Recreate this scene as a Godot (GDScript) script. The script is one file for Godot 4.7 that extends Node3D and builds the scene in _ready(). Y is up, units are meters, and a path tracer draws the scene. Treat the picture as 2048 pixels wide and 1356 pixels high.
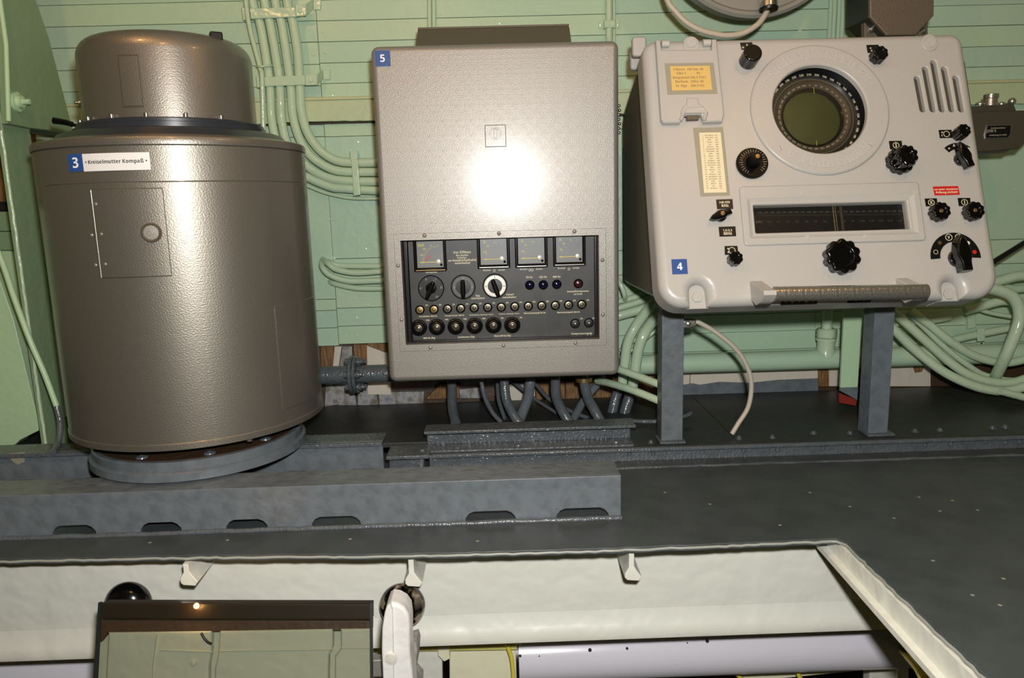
extends Node3D
# A corner of a submarine control room: gyro compass, control cabinet and direction finder on a painted steel ledge.

const FOCAL := 1500.0
var eye := Vector3(0, 1.5, 1.95)
var look := Basis(Vector3.UP, deg_to_rad(-0.875)) * Basis(Vector3.RIGHT, deg_to_rad(-10.05)) * Basis(Vector3.BACK, deg_to_rad(-1.6))
var M := {}
var used := {}
var rng := RandomNumberGenerator.new()
var sans: Font
var serif: Font


# ---------------------------------------------------------------- mesh building
class Mb:
	var v := PackedVector3Array()
	var n := PackedVector3Array()
	var xf := Transform3D()
	var base := Transform3D()

	func put(t: Transform3D) -> Mb:
		xf = base * t
		return self

	func at(x: float, y: float, z: float) -> Mb:
		xf = base * Transform3D(Basis(), Vector3(x, y, z))
		return self

	func tri(a: Vector3, b: Vector3, c: Vector3, na: Vector3, nb: Vector3, nc: Vector3) -> void:
		if (b - a).cross(c - a).dot(na + nb + nc) > 0.0:
			var t := b; b = c; c = t
			t = nb; nb = nc; nc = t
		v.append(xf * a); v.append(xf * b); v.append(xf * c)
		n.append((xf.basis * na).normalized()); n.append((xf.basis * nb).normalized()); n.append((xf.basis * nc).normalized())

	func quad(a: Vector3, b: Vector3, c: Vector3, d: Vector3, na: Vector3, nb: Vector3, nc: Vector3, nd: Vector3) -> void:
		tri(a, b, c, na, nb, nc)
		tri(a, c, d, na, nc, nd)

	func face(a: Vector3, b: Vector3, c: Vector3, d: Vector3, out: Vector3) -> void:
		var m := (b - a).cross(c - a)
		if m.length() < 1e-12:
			m = (c - a).cross(d - a)
		m = m.normalized()
		if m.dot(out) < 0.0:
			m = -m
		quad(a, b, c, d, m, m, m, m)

	static func ccw(p: PackedVector2Array) -> PackedVector2Array:
		var s := 0.0
		for i in p.size():
			var q := p[(i + 1) % p.size()]
			s += p[i].x * q.y - q.x * p[i].y
		if s < 0.0:
			p.reverse()
		return p

	static func edge_normals(p: PackedVector2Array) -> PackedVector2Array:   # outward, for a ccw outline
		var e := PackedVector2Array()
		for i in p.size():
			var d := (p[(i + 1) % p.size()] - p[i]).normalized()
			e.append(Vector2(d.y, -d.x))
		return e

	static func inset(p: PackedVector2Array, by: float) -> PackedVector2Array:
		var e := edge_normals(p)
		var r := PackedVector2Array()
		for i in p.size():
			var a := e[(i + p.size() - 1) % p.size()]
			var b := e[i]
			var m := (a + b)
			var k := maxf(0.35, 1.0 + a.dot(b))
			r.append(p[i] - m / k * by)
		return r

	func cap(outer: PackedVector2Array, holes: Array, z: float, out: float) -> void:
		var m := Vector3(0, 0, out)
		if holes.size() == 0:
			var ids := ears(outer)
			for i in range(0, ids.size(), 3):
				var a := outer[ids[i]]; var b := outer[ids[i + 1]]; var c := outer[ids[i + 2]]
				tri(Vector3(a.x, a.y, z), Vector3(b.x, b.y, z), Vector3(c.x, c.y, z), m, m, m)
			return
		# with holes: cut into strips at every corner's height
		var edges := []
		var ys := []
		for p in [outer] + holes:
			for i in p.size():
				var a: Vector2 = p[i]; var b: Vector2 = p[(i + 1) % p.size()]
				ys.append(a.y)
				if a.y != b.y:
					edges.append([a, b] if a.y < b.y else [b, a])
		ys.sort()
		for k in ys.size() - 1:
			var y0: float = ys[k]; var y1: float = ys[k + 1]
			if y1 - y0 < 2e-7:
				continue
			var ym := (y0 + y1) / 2
			var cuts := []
			for e in edges:
				if e[0].y < ym and e[1].y > ym:
					var d: Vector2 = e[1] - e[0]
					var g := d.x / d.y
					cuts.append(Vector3(e[0].x + (ym - e[0].y) * g, e[0].x + (y0 - e[0].y) * g, e[0].x + (y1 - e[0].y) * g))
			cuts.sort()
			for i in range(0, cuts.size() - 1, 2):
				var l: Vector3 = cuts[i]; var r: Vector3 = cuts[i + 1]
				var p0 := Vector3(l.y, y0, z); var p1 := Vector3(r.y, y0, z); var p2 := Vector3(r.z, y1, z); var p3 := Vector3(l.z, y1, z)
				tri(p0, p1, p2, m, m, m)
				tri(p0, p2, p3, m, m, m)

	static func ears(p: PackedVector2Array) -> PackedInt32Array:
		var ids := Geometry2D.triangulate_polygon(p)
		if ids.size() > 0:
			return ids
		var left := Array(range(p.size()))
		var out := PackedInt32Array()
		var guard := 0
		while left.size() > 3 and guard < 20000:
			var cut := false
			for i in left.size():
				guard += 1
				var a := p[left[posmod(i - 1, left.size())]]
				var b := p[left[i]]
				var c := p[left[(i + 1) % left.size()]]
				var area := (b - a).cross(c - a)
				if area <= 1e-14:
					continue
				var ok := true
				for k in left:
					var q := p[k]
					if q.is_equal_approx(a) or q.is_equal_approx(b) or q.is_equal_approx(c):
						continue
					if (b - a).cross(q - a) >= 0 and (c - b).cross(q - b) >= 0 and (a - c).cross(q - c) >= 0:
						ok = false
						break
				if ok:
					out.append_array([left[posmod(i - 1, left.size())], left[i], left[(i + 1) % left.size()]])
					left.remove_at(i)
					cut = true
					break
			if not cut:
				left.remove_at(0)
		if left.size() == 3:
			out.append_array([left[0], left[1], left[2]])
		return out

	func ring(pa: PackedVector2Array, za: float, pb: PackedVector2Array, zb: float, ta: float, tb: float, flip: float, zdir: float) -> void:
		# wall between two like outlines; ta, tb: tilt (0 = sideways, 1 = along zdir) of the normals
		var e := edge_normals(pa)
		var c := pa.size()
		for i in c:
			var j := (i + 1) % c
			var n0 := e[i]; var n1 := e[i]
			var prev := e[(i + c - 1) % c]; var next := e[j]
			if prev.dot(e[i]) > 0.75:
				n0 = (prev + e[i]).normalized()
			if next.dot(e[i]) > 0.75:
				n1 = (next + e[i]).normalized()
			n0 *= flip; n1 *= flip
			var ca := cos(ta * PI / 2); var sa := sin(ta * PI / 2) * zdir
			var cb := cos(tb * PI / 2); var sb := sin(tb * PI / 2) * zdir
			quad(Vector3(pa[i].x, pa[i].y, za), Vector3(pa[j].x, pa[j].y, za), Vector3(pb[j].x, pb[j].y, zb), Vector3(pb[i].x, pb[i].y, zb),
				Vector3(n0.x * ca, n0.y * ca, sa), Vector3(n1.x * ca, n1.y * ca, sa), Vector3(n1.x * cb, n1.y * cb, sb), Vector3(n0.x * cb, n0.y * cb, sb))

	# a slab with rounded edges between z0 and z1; holes go right through
	func plate(outer: PackedVector2Array, z0: float, z1: float, bevel := 0.0, holes := [], hole_bevel := 0.0, back_bevel := 0.0, steps := 3) -> Mb:
		outer = ccw(outer.duplicate())
		var front := outer
		var rest := z1
		if bevel > 0.0:
			rest = z1 - bevel
			var last := outer
			for k in range(1, steps + 1):
				var a := PI / 2 * k / steps
				var next := inset(outer, bevel * (1.0 - cos(a)))
				ring(last, z1 - bevel + bevel * sin(PI / 2 * (k - 1) / steps), next, z1 - bevel + bevel * sin(a), float(k - 1) / steps, float(k) / steps, 1.0, 1.0)
				last = next
			front = last
		var low := outer
		var start := z0
		if back_bevel > 0.0:
			start = z0 + back_bevel
			low = inset(outer, back_bevel)
			ring(outer, start, low, z0, 0.3, 0.7, 1.0, -1.0)
		ring(outer, start, outer, rest, 0.0, 0.0, 1.0, 1.0)
		var front_holes := []
		var back_holes := []
		for h in holes:
			var hp := ccw(PackedVector2Array(h).duplicate())
			var wide := hp
			if hole_bevel > 0.0:
				wide = inset(hp, -hole_bevel)
				ring(hp, z1 - hole_bevel, wide, z1, 0.2, 0.8, -1.0, 1.0)
			ring(hp, z0, hp, z1 - hole_bevel, 0.0, 0.0, -1.0, 1.0)
			front_holes.append(wide)
			back_holes.append(hp)
		cap(front, front_holes, z1, 1.0)
		cap(low, back_holes, z0, -1.0)
		return self

	func box(c: Vector3, s: Vector3, bevel := 0.0) -> Mb:
		var old := xf
		xf = xf * Transform3D(Basis(), c)
		if bevel <= 0.0:
			var h := s / 2
			for k in 3:
				for sg in [-1.0, 1.0]:
					var o := Vector3(); o[k] = sg
					var a := Vector3(); a[(k + 1) % 3] = h[(k + 1) % 3]
					var b := Vector3(); b[(k + 2) % 3] = h[(k + 2) % 3]
					var m: Vector3 = o * h[k]
					face(m - a - b, m + a - b, m + a + b, m - a + b, o)
		else:
			plate(Mb.rrect(Vector2(), Vector2(s.x, s.y), bevel, 2), -s.z / 2, s.z / 2, bevel, [], 0.0, bevel, 2)
		xf = old
		return self

	# profile of (radius, height) turned round the y axis, from the bottom up on the outside
	func lathe(profile: Array, segs := 32, from := 0.0, to := TAU) -> Mb:
		var count := profile.size()
		var en := []
		for i in count - 1:
			var d: Vector2 = profile[i + 1] - profile[i]
			en.append(Vector2(d.y, -d.x).normalized())
		for i in count - 1:
			var p: Vector2 = profile[i]; var q: Vector2 = profile[i + 1]
			if p.distance_to(q) < 1e-7:
				continue
			var n0: Vector2 = en[i]; var n1: Vector2 = en[i]
			if i > 0 and en[i - 1].dot(en[i]) > 0.86:
				n0 = (en[i - 1] + en[i]).normalized()
			if i < count - 2 and en[i + 1].dot(en[i]) > 0.86:
				n1 = (en[i + 1] + en[i]).normalized()
			for k in segs:
				var a := from + (to - from) * k / segs
				var b := from + (to - from) * (k + 1) / segs
				var da := Vector3(sin(a), 0, cos(a)); var db := Vector3(sin(b), 0, cos(b))
				var up := Vector3.UP
				if q.x > 1e-6:
					tri(da * p.x + up * p.y, db * q.x + up * q.y, da * q.x + up * q.y, da * n0.x + up * n0.y, db * n1.x + up * n1.y, da * n1.x + up * n1.y)
				if p.x > 1e-6:
					tri(da * p.x + up * p.y, db * p.x + up * p.y, db * q.x + up * q.y, da * n0.x + up * n0.y, db * n0.x + up * n0.y, db * n1.x + up * n1.y)
		return self

	func tube(path: Array, r: float, segs := 12, r_end := -1.0) -> Mb:
		var pts := path
		var tang := []
		for i in pts.size():
			var a: Vector3 = pts[maxi(i - 1, 0)]; var b: Vector3 = pts[mini(i + 1, pts.size() - 1)]
			tang.append((b - a).normalized())
		var side: Vector3 = tang[0].cross(Vector3.UP)
		if side.length() < 0.1:
			side = tang[0].cross(Vector3.RIGHT)
		side = side.normalized()
		var last := []
		for i in pts.size():
			side = (side - tang[i] * side.dot(tang[i])).normalized()
			var up: Vector3 = tang[i].cross(side)
			var rr := r if r_end < 0.0 else lerpf(r, r_end, float(i) / (pts.size() - 1))
			var now := []
			for k in segs:
				var a := TAU * k / segs
				now.append([pts[i] + (side * cos(a) + up * sin(a)) * rr, side * cos(a) + up * sin(a)])
			if i > 0:
				for k in segs:
					var j := (k + 1) % segs
					quad(last[k][0], last[j][0], now[j][0], now[k][0], last[k][1], last[j][1], now[j][1], now[k][1])
			if i == 0 or i == pts.size() - 1:
				var o: Vector3 = tang[i] * (-1.0 if i == 0 else 1.0)
				for k in segs:
					tri(pts[i], now[k][0], now[(k + 1) % segs][0], o, o, o)
			last = now
		return self

	func rod(a: Vector3, b: Vector3, r: float, segs := 12) -> Mb:
		return tube([a, b], r, segs)

	func ball(c: Vector3, r: float, segs := 16, squash := 1.0) -> Mb:
		var p := []
		for i in range(9):
			var a := -PI / 2 + PI * i / 8
			p.append(Vector2(maxf(0.0, cos(a)) * r, sin(a) * r * squash))
		var old := xf
		xf = xf * Transform3D(Basis(), c)
		lathe(p, segs)
		xf = old
		return self

	func text(s: String, cap_height: float, font: Font, depth := 0.0004, map = null, align := HORIZONTAL_ALIGNMENT_CENTER, fine := 1.5) -> Mb:
		if s == "":
			return self
		var t := TextMesh.new()
		t.text = s
		t.font = font
		t.font_size = 32
		t.pixel_size = cap_height / (0.72 * 32)
		t.depth = maxf(depth, 0.00005)
		t.curve_step = fine
		t.horizontal_alignment = align
		var a := t.get_mesh_arrays()
		if a.size() == 0 or a[Mesh.ARRAY_VERTEX] == null:
			return self
		var p: PackedVector3Array = a[Mesh.ARRAY_VERTEX]
		var m: PackedVector3Array = a[Mesh.ARRAY_NORMAL]
		var ids = a[Mesh.ARRAY_INDEX]
		var list: PackedInt32Array = ids if ids != null and ids.size() else PackedInt32Array(range(p.size()))
		for i in range(0, list.size() - 2, 3):
			var q := [p[list[i]], p[list[i + 1]], p[list[i + 2]]]
			var k := [m[list[i]], m[list[i + 1]], m[list[i + 2]]]
			if map != null:
				for j in 3:
					var r: Array = map.call(q[j], k[j])
					q[j] = r[0]; k[j] = r[1]
			tri(q[0], q[1], q[2], k[0], k[1], k[2])
		return self

	func mesh() -> ArrayMesh:
		var a := []
		a.resize(Mesh.ARRAY_MAX)
		a[Mesh.ARRAY_VERTEX] = v
		a[Mesh.ARRAY_NORMAL] = n
		var r := ArrayMesh.new()
		if v.size():
			r.add_surface_from_arrays(Mesh.PRIMITIVE_TRIANGLES, a)
		return r

	static func rrect(c: Vector2, s: Vector2, r: float, seg := 4) -> PackedVector2Array:
		var p := PackedVector2Array()
		var h := s / 2
		if r <= 0.0:
			return PackedVector2Array([c + Vector2(-h.x, -h.y), c + Vector2(h.x, -h.y), c + Vector2(h.x, h.y), c + Vector2(-h.x, h.y)])
		for k in 4:
			var q: Vector2 = c + [Vector2(h.x - r, h.y - r), Vector2(-h.x + r, h.y - r), Vector2(-h.x + r, -h.y + r), Vector2(h.x - r, -h.y + r)][k]
			for i in seg + 1:
				var a := PI / 2 * (k + float(i) / seg)
				p.append(q + Vector2(cos(a), sin(a)) * r)
		return p

	static func circle(c: Vector2, r: float, seg := 32) -> PackedVector2Array:
		var p := PackedVector2Array()
		for i in seg:
			p.append(c + Vector2(cos(TAU * i / seg), sin(TAU * i / seg)) * r)
		return p

	static func stadium(a: Vector2, b: Vector2, r: float, seg := 6) -> PackedVector2Array:
		var p := PackedVector2Array()
		var d := (b - a).angle()
		for i in seg + 1:
			p.append(b + Vector2.from_angle(d - PI / 2 + PI * i / seg) * r)
		for i in seg + 1:
			p.append(a + Vector2.from_angle(d + PI / 2 + PI * i / seg) * r)
		return p

	static func lobed(c: Vector2, r: float, lobes: int, depth: float, seg := 72) -> PackedVector2Array:
		var p := PackedVector2Array()
		for i in seg:
			var a := TAU * i / seg
			p.append(c + Vector2(cos(a), sin(a)) * (r - depth * pow(0.5 + 0.5 * cos(a * lobes), 2.0)))
		return p


# ---------------------------------------------------------------- nodes
func numbered(s: String, parent: Node) -> String:
	var key := str(parent.get_instance_id()) + s
	used[key] = used.get(key, -1) + 1
	return s if used[key] == 0 else "%s_%03d" % [s, used[key]]


func tag(o: Node3D, label: String, category: String, group := "") -> void:
	o.set_meta("label", label)
	o.set_meta("category", category)
	if group:
		o.set_meta("group", group)


func thing(called: String, label: String, category: String, where := Vector3.ZERO, turn := Basis(), group := "") -> Node3D:
	var o := Node3D.new()
	o.name = numbered(called, self)
	o.transform = Transform3D(turn, where)
	add_child(o, true)
	tag(o, label, category, group)
	return o


func full(o: Node3D) -> Transform3D:   # from the node's own axes to the world
	var t := o.transform
	var p := o.get_parent()
	while p is Node3D and p != self:
		t = p.transform * t
		p = p.get_parent()
	return t


func mw(o: Node3D = null) -> Mb:   # a builder that takes world coordinates, for a part of o
	var b := Mb.new()
	if o:
		b.base = full(o).affine_inverse()
		b.xf = b.base
	return b


func part(called: String, b: Mb, mat: Material, parent: Node3D, label := "") -> MeshInstance3D:
	var o := MeshInstance3D.new()
	o.name = numbered(called, parent)
	o.mesh = b.mesh()
	o.material_override = mat
	parent.add_child(o, true)
	if label:
		o.set_meta("label", label)
	return o


func solo(called: String, b: Mb, mat: Material, label: String, category: String, group := "") -> MeshInstance3D:   # a thing that is one mesh, built in world coordinates
	var lo := Vector3(1e9, 1e9, 1e9); var hi := -lo
	for p in b.v:
		lo = lo.min(p); hi = hi.max(p)
	var c := Vector3((lo.x + hi.x) / 2, lo.y, (lo.z + hi.z) / 2)
	for i in b.v.size():
		b.v[i] -= c
	var o := part(called, b, mat, self)
	o.position = c
	tag(o, label, category, group)
	return o


func struct(called: String, b: Mb, mat: Material) -> MeshInstance3D:
	var o := part(called, b, mat, self)
	o.set_meta("kind", "structure")
	return o


# ---------------------------------------------------------------- where a pixel's sight line meets a real plane
func ray(x: float, y: float) -> Vector3:
	return look * Vector3((x - 1024.0) / FOCAL, -(y - 678.0) / FOCAL, -1.0)


func zp(x: float, y: float, z: float) -> Vector3:
	var d := ray(x, y)
	return eye + d * ((z - eye.z) / d.z)


func yp(x: float, y: float, h: float) -> Vector3:
	var d := ray(x, y)
	return eye + d * ((h - eye.y) / d.y)


func xp(x: float, y: float, at: float) -> Vector3:
	var d := ray(x, y)
	return eye + d * ((at - eye.x) / d.x)


func pp(x: float, y: float, o: Vector3, normal: Vector3) -> Vector3:
	var d := ray(x, y)
	return eye + d * ((o - eye).dot(normal) / d.dot(normal))


func poly_z(px: Array, z: float) -> PackedVector2Array:
	var p := PackedVector2Array()
	for q in px:
		var w := zp(q[0], q[1], z)
		p.append(Vector2(w.x, w.y))
	return p


func smooth(pts: Array, per := 8) -> Array:   # a soft curve through the points
	var out := []
	for i in pts.size() - 1:
		var p0: Vector3 = pts[maxi(i - 1, 0)]; var p1: Vector3 = pts[i]; var p2: Vector3 = pts[i + 1]; var p3: Vector3 = pts[mini(i + 2, pts.size() - 1)]
		for k in per:
			var t := float(k) / per
			out.append(0.5 * (2.0 * p1 + (p2 - p0) * t + (2.0 * p0 - 5.0 * p1 + 4.0 * p2 - p3) * t * t + (3.0 * p1 - p0 - 3.0 * p2 + p3) * t * t * t))
	out.append(pts[-1])
	return out


func path(px: Array, per := 8) -> Array:   # [x, y, z] in pixels and depth
	var w := []
	for q in px:
		w.append(zp(q[0], q[1], q[2]))
	return smooth(w, per)


func out_z(o: Vector3, dir: Vector3 = Vector3.BACK) -> Transform3D:   # puts a lathe's y axis along dir at o
	var y := dir.normalized()
	var x := Vector3.UP.cross(y)
	if x.length() < 0.01:
		x = Vector3.RIGHT
	x = x.normalized()
	return Transform3D(Basis(x, y, x.cross(y)), o)


# ---------------------------------------------------------------- materials
func noise_image(freq: float, octaves: int, seed_: int, size := 256, kind := FastNoiseLite.TYPE_SIMPLEX_SMOOTH, lo := 0.0, hi := 1.0) -> ImageTexture:
	var f := FastNoiseLite.new()
	f.noise_type = kind
	f.seed = seed_
	f.frequency = freq
	f.fractal_octaves = octaves
	f.fractal_type = FastNoiseLite.FRACTAL_FBM if octaves > 1 else FastNoiseLite.FRACTAL_NONE
	var im := f.get_seamless_image(size, size)
	im.convert(Image.FORMAT_RGB8)
	if lo != 0.0 or hi != 1.0:
		for y in size:
			for x in size:
				var k := lerpf(lo, hi, im.get_pixel(x, y).r)
				im.set_pixel(x, y, Color(k, k, k))
	return ImageTexture.create_from_image(im)


func ramp_image(freq: float, octaves: int, seed_: int, stops: Array, size := 256) -> ImageTexture:   # noise through [[at, colour], ...]
	var f := FastNoiseLite.new()
	f.noise_type = FastNoiseLite.TYPE_SIMPLEX_SMOOTH
	f.seed = seed_
	f.frequency = freq
	f.fractal_octaves = octaves
	var im := f.get_seamless_image(size, size)
	im.convert(Image.FORMAT_RGB8)
	var g := Gradient.new()
	g.offsets = PackedFloat32Array(stops.map(func(s): return s[0]))
	g.colors = PackedColorArray(stops.map(func(s): return s[1]))
	for y in size:
		for x in size:
			im.set_pixel(x, y, g.sample(im.get_pixel(x, y).r))
	return ImageTexture.create_from_image(im)


func mat(called: String, c: Color, rough: float, metal := 0.0, spec := 0.5) -> StandardMaterial3D:
	var m := StandardMaterial3D.new()
	m.resource_name = called
	m.albedo_color = c
	m.roughness = rough
	m.metallic = metal
	m.metallic_specular = spec
	M[called] = m
	return m


func relief(m: StandardMaterial3D, t: Texture2D, cm: float, per_metre: float) -> StandardMaterial3D:
	m.heightmap_enabled = true
	m.heightmap_texture = t
	m.heightmap_scale = cm
	m.uv1_triplanar = true
	m.uv1_scale = Vector3.ONE * per_metre
	return m


func lacquer(m: StandardMaterial3D, amount: float, rough: float) -> StandardMaterial3D:
	m.clearcoat_enabled = true
	m.clearcoat = amount
	m.clearcoat_roughness = rough
	return m


func tint(m: StandardMaterial3D, t: Texture2D, per_metre := 0.0) -> StandardMaterial3D:
	m.albedo_texture = t
	m.uv1_triplanar = true
	if per_metre > 0.0:
		m.uv1_scale = Vector3.ONE * per_metre
	return m


func materials() -> void:
	var fine := noise_image(0.06, 2, 3)
	var brush := noise_image(0.02, 4, 5)
	var hammer := noise_image(0.045, 2, 11)
	var lump := noise_image(0.012, 3, 17)
	var wear := ramp_image(0.012, 4, 21, [[0.0, Color(0.86, 0.86, 0.86)], [0.5, Color(0.95, 0.95, 0.95)], [1.0, Color(1, 1, 1)]])
	for k in 3:
		relief(mat("green%d" % k, [Color(0.695, 0.80, 0.69), Color(0.68, 0.79, 0.69), Color(0.71, 0.805, 0.68)][k], 0.32), brush, 0.06, 5.0)
	relief(mat("green_gloss", Color(0.725, 0.81, 0.69), 0.2), lump, 0.1, 9.0)
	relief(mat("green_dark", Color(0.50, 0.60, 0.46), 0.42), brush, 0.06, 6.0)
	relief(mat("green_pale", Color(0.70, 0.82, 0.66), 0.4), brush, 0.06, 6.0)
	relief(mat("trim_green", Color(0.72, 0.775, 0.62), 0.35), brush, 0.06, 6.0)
	tint(relief(mat("grey_paint", Color(0.42, 0.45, 0.47), 0.36), lump, 0.12, 8.0), wear)
	tint(relief(mat("grey_gloss", Color(0.36, 0.385, 0.40), 0.25), hammer, 0.12, 9.0), wear)
	tint(relief(mat("deck_paint", Color(0.28, 0.305, 0.308), 0.42), brush, 0.08, 3.0), wear)
	tint(relief(mat("deck_dark", Color(0.20, 0.212, 0.208), 0.45), brush, 0.06, 4.0), wear)
	relief(mat("cream", Color(0.86, 0.86, 0.81), 0.36), lump, 0.22, 4.0)
	relief(mat("cream_yellow", Color(0.90, 0.885, 0.76), 0.5), lump, 0.1, 6.0)
	relief(mat("yellow_pale", Color(0.80, 0.78, 0.45), 0.5), lump, 0.1, 6.0)
	lacquer(relief(mat("hammer", Color(0.58, 0.562, 0.532), 0.42, 0.4), hammer, 0.022, 34.0), 0.45, 0.19)
	lacquer(relief(mat("hammer_drum", Color(0.515, 0.495, 0.455), 0.40, 0.7), hammer, 0.021, 25.0), 0.35, 0.14)
	relief(mat("hammer_brown", Color(0.43, 0.39, 0.33), 0.5, 0.4), fine, 0.04, 14.0)
	relief(mat("radio_paint", Color(0.71, 0.70, 0.675), 0.34), fine, 0.012, 8.0)
	mat("radio_letter", Color(0.735, 0.725, 0.70), 0.36)
	relief(mat("housing_shaded", Color(0.42, 0.41, 0.37), 0.33), fine, 0.012, 8.0)  # same grey as the front, grazing-light shade put into the colour
	mat("black_gloss", Color(0.035, 0.033, 0.035), 0.16)
	mat("black_satin", Color(0.055, 0.055, 0.06), 0.35)
	tint(mat("panel_black", Color(0.205, 0.21, 0.205), 0.45), ramp_image(0.01, 4, 33, [[0.0, Color(0.75, 0.7, 0.62)], [0.5, Color(0.95, 0.95, 0.95)], [1.0, Color(1.0, 1.0, 1.0)]]), 6.0)
	mat("meter_face", Color(0.44, 0.455, 0.455), 0.4)
	mat("black_metal", Color(0.10, 0.10, 0.105), 0.3, 0.3)
	mat("collar_blue", Color(0.17, 0.185, 0.21), 0.3)
	mat("steel", Color(0.72, 0.71, 0.69), 0.28, 0.95)
	tint(relief(mat("worn_steel", Color(0.82, 0.81, 0.78), 0.30, 0.85), lump, 0.05, 16.0), ramp_image(0.03, 4, 71, [[0.0, Color(0.78, 0.77, 0.74)], [0.5, Color(0.84, 0.83, 0.80)], [0.7, Color(0.88, 0.87, 0.85)], [0.78, Color(1, 1, 1)], [1.0, Color(1, 1, 1)]]), 34.0)
	mat("brass", Color(0.60, 0.51, 0.35), 0.38, 0.8)
	mat("black_disc", Color(0.03, 0.03, 0.032), 0.38, 0.0, 0.3)
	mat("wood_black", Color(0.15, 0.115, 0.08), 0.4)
	mat("fuse_metal", Color(0.46, 0.44, 0.38), 0.36, 0.85)
	mat("rim_bright", Color(0.80, 0.79, 0.74), 0.35, 0.1)
	mat("pointer_dull", Color(0.46, 0.42, 0.28), 0.5)
	mat("faint_print", Color(0.27, 0.265, 0.25), 0.5)
	mat("worn_edge", Color(0.58, 0.59, 0.56), 0.4)
	mat("trim_line", Color(0.74, 0.76, 0.58), 0.4)
	relief(mat("instrument_grey", Color(0.55, 0.55, 0.52), 0.5, 0.2), fine, 0.02, 10.0)
	relief(mat("box_dark", Color(0.31, 0.29, 0.24), 0.5, 0.3), fine, 0.03, 14.0)
	mat("dark_case", Color(0.15, 0.175, 0.13), 0.5)  # dark paint; shade of the grazing side is put in too
	mat("grey_knob", Color(0.33, 0.34, 0.34), 0.35)
	mat("silver_ring", Color(0.86, 0.85, 0.80), 0.35, 0.2)
	mat("white_print", Color(0.88, 0.85, 0.72), 0.5)
	mat("yellow_print", Color(0.80, 0.76, 0.36), 0.5)
	mat("dim_print", Color(0.60, 0.575, 0.50), 0.5)
	mat("dark_print", Color(0.25, 0.24, 0.24), 0.6)
	mat("pencil", Color(0.52, 0.45, 0.33), 0.7)
	mat("red_plate", Color(0.78, 0.12, 0.10), 0.4)
	mat("blue_label", Color(0.16, 0.31, 0.56), 0.4)
	mat("white_label", Color(0.90, 0.90, 0.89), 0.4)
	mat("pure_white", Color(0.95, 0.95, 0.95), 0.4)
	mat("tape", Color(0.60, 0.585, 0.51), 0.45)
	mat("card_yellow", Color(0.86, 0.72, 0.42), 0.6)
	mat("paper", Color(0.90, 0.85, 0.70), 0.6)
	mat("lamp_blue", Color(0.05, 0.06, 0.16), 0.12)
	mat("lamp_red", Color(0.24, 0.10, 0.12), 0.2)
	mat("red_dot", Color(0.80, 0.16, 0.10), 0.4)
	mat("screen_green", Color(0.20, 0.235, 0.085), 0.5)
	mat("scale_brown", Color(0.22, 0.19, 0.15), 0.4)
	mat("well_grey", Color(0.10, 0.115, 0.11), 0.45)
	mat("cloth", Color(0.27, 0.255, 0.22), 0.8)
	mat("cable_white", Color(0.74, 0.70, 0.63), 0.45)
	mat("cable_yellow", Color(0.86, 0.80, 0.30), 0.4)
	relief(mat("duct_white", Color(0.86, 0.85, 0.88), 0.22), lump, 0.004, 3.0)
	relief(mat("white_paint", Color(0.84, 0.84, 0.82), 0.35), lump, 0.1, 9.0)
	tint(relief(mat("chipped_black", Color(1, 1, 1), 0.14), lump, 0.06, 8.0), ramp_image(0.014, 3, 41, [[0.0, Color(0.03, 0.03, 0.03)], [0.60, Color(0.03, 0.03, 0.03)], [0.63, Color(0.42, 0.33, 0.22)], [0.72, Color(0.72, 0.66, 0.55)], [1.0, Color(0.75, 0.7, 0.6)]]), 7.0)
	tint(relief(mat("wood", Color(0.62, 0.45, 0.26), 0.6), brush, 0.1, 6.0), ramp_image(0.03, 4, 51, [[0.0, Color(0.5, 0.5, 0.5)], [1.0, Color(1, 1, 1)]]), 8.0)
	M.wood.uv1_scale = Vector3(22, 2.5, 22)
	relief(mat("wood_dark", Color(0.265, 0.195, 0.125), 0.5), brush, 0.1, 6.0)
	relief(mat("board_white", Color(0.80, 0.77, 0.71), 0.6), lump, 0.1, 6.0)
	tint(mat("board_stained", Color(0.66, 0.65, 0.64), 0.6), ramp_image(0.02, 4, 61, [[0.0, Color(0.62, 0.55, 0.42)], [0.4, Color(0.8, 0.8, 0.8)], [0.6, Color(0.95, 0.95, 0.95)], [1.0, Color(0.62, 0.68, 0.76)]]), 5.0)
	relief(mat("locker", Color(0.66, 0.68, 0.58), 0.3), lump, 0.15, 6.0)  # grey-green of the reflected room in the mirror panel
	mat("gap_dark", Color(0.05, 0.055, 0.05), 0.8)
	mat("rust_red", Color(0.50, 0.15, 0.11), 0.5)
	mat("room_wall", Color(0.62, 0.68, 0.58), 0.6)
	mat("room_floor", Color(0.20, 0.18, 0.16), 0.6)
	mat("room_ceiling", Color(0.66, 0.68, 0.62), 0.6)
	var g := mat("glass", Color(0.3, 0.32, 0.3, 0.012), 0.03)
	g.transparency = BaseMaterial3D.TRANSPARENCY_ALPHA
	var s := mat("mirror_glass", Color(0.10, 0.09, 0.06, 0.12), 0.03)  # see-through stand-in for the mirror surface
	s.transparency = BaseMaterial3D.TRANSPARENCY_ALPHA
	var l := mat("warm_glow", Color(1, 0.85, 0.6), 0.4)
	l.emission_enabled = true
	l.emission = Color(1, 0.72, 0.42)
	l.emission_energy_multiplier = 6.0


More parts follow.
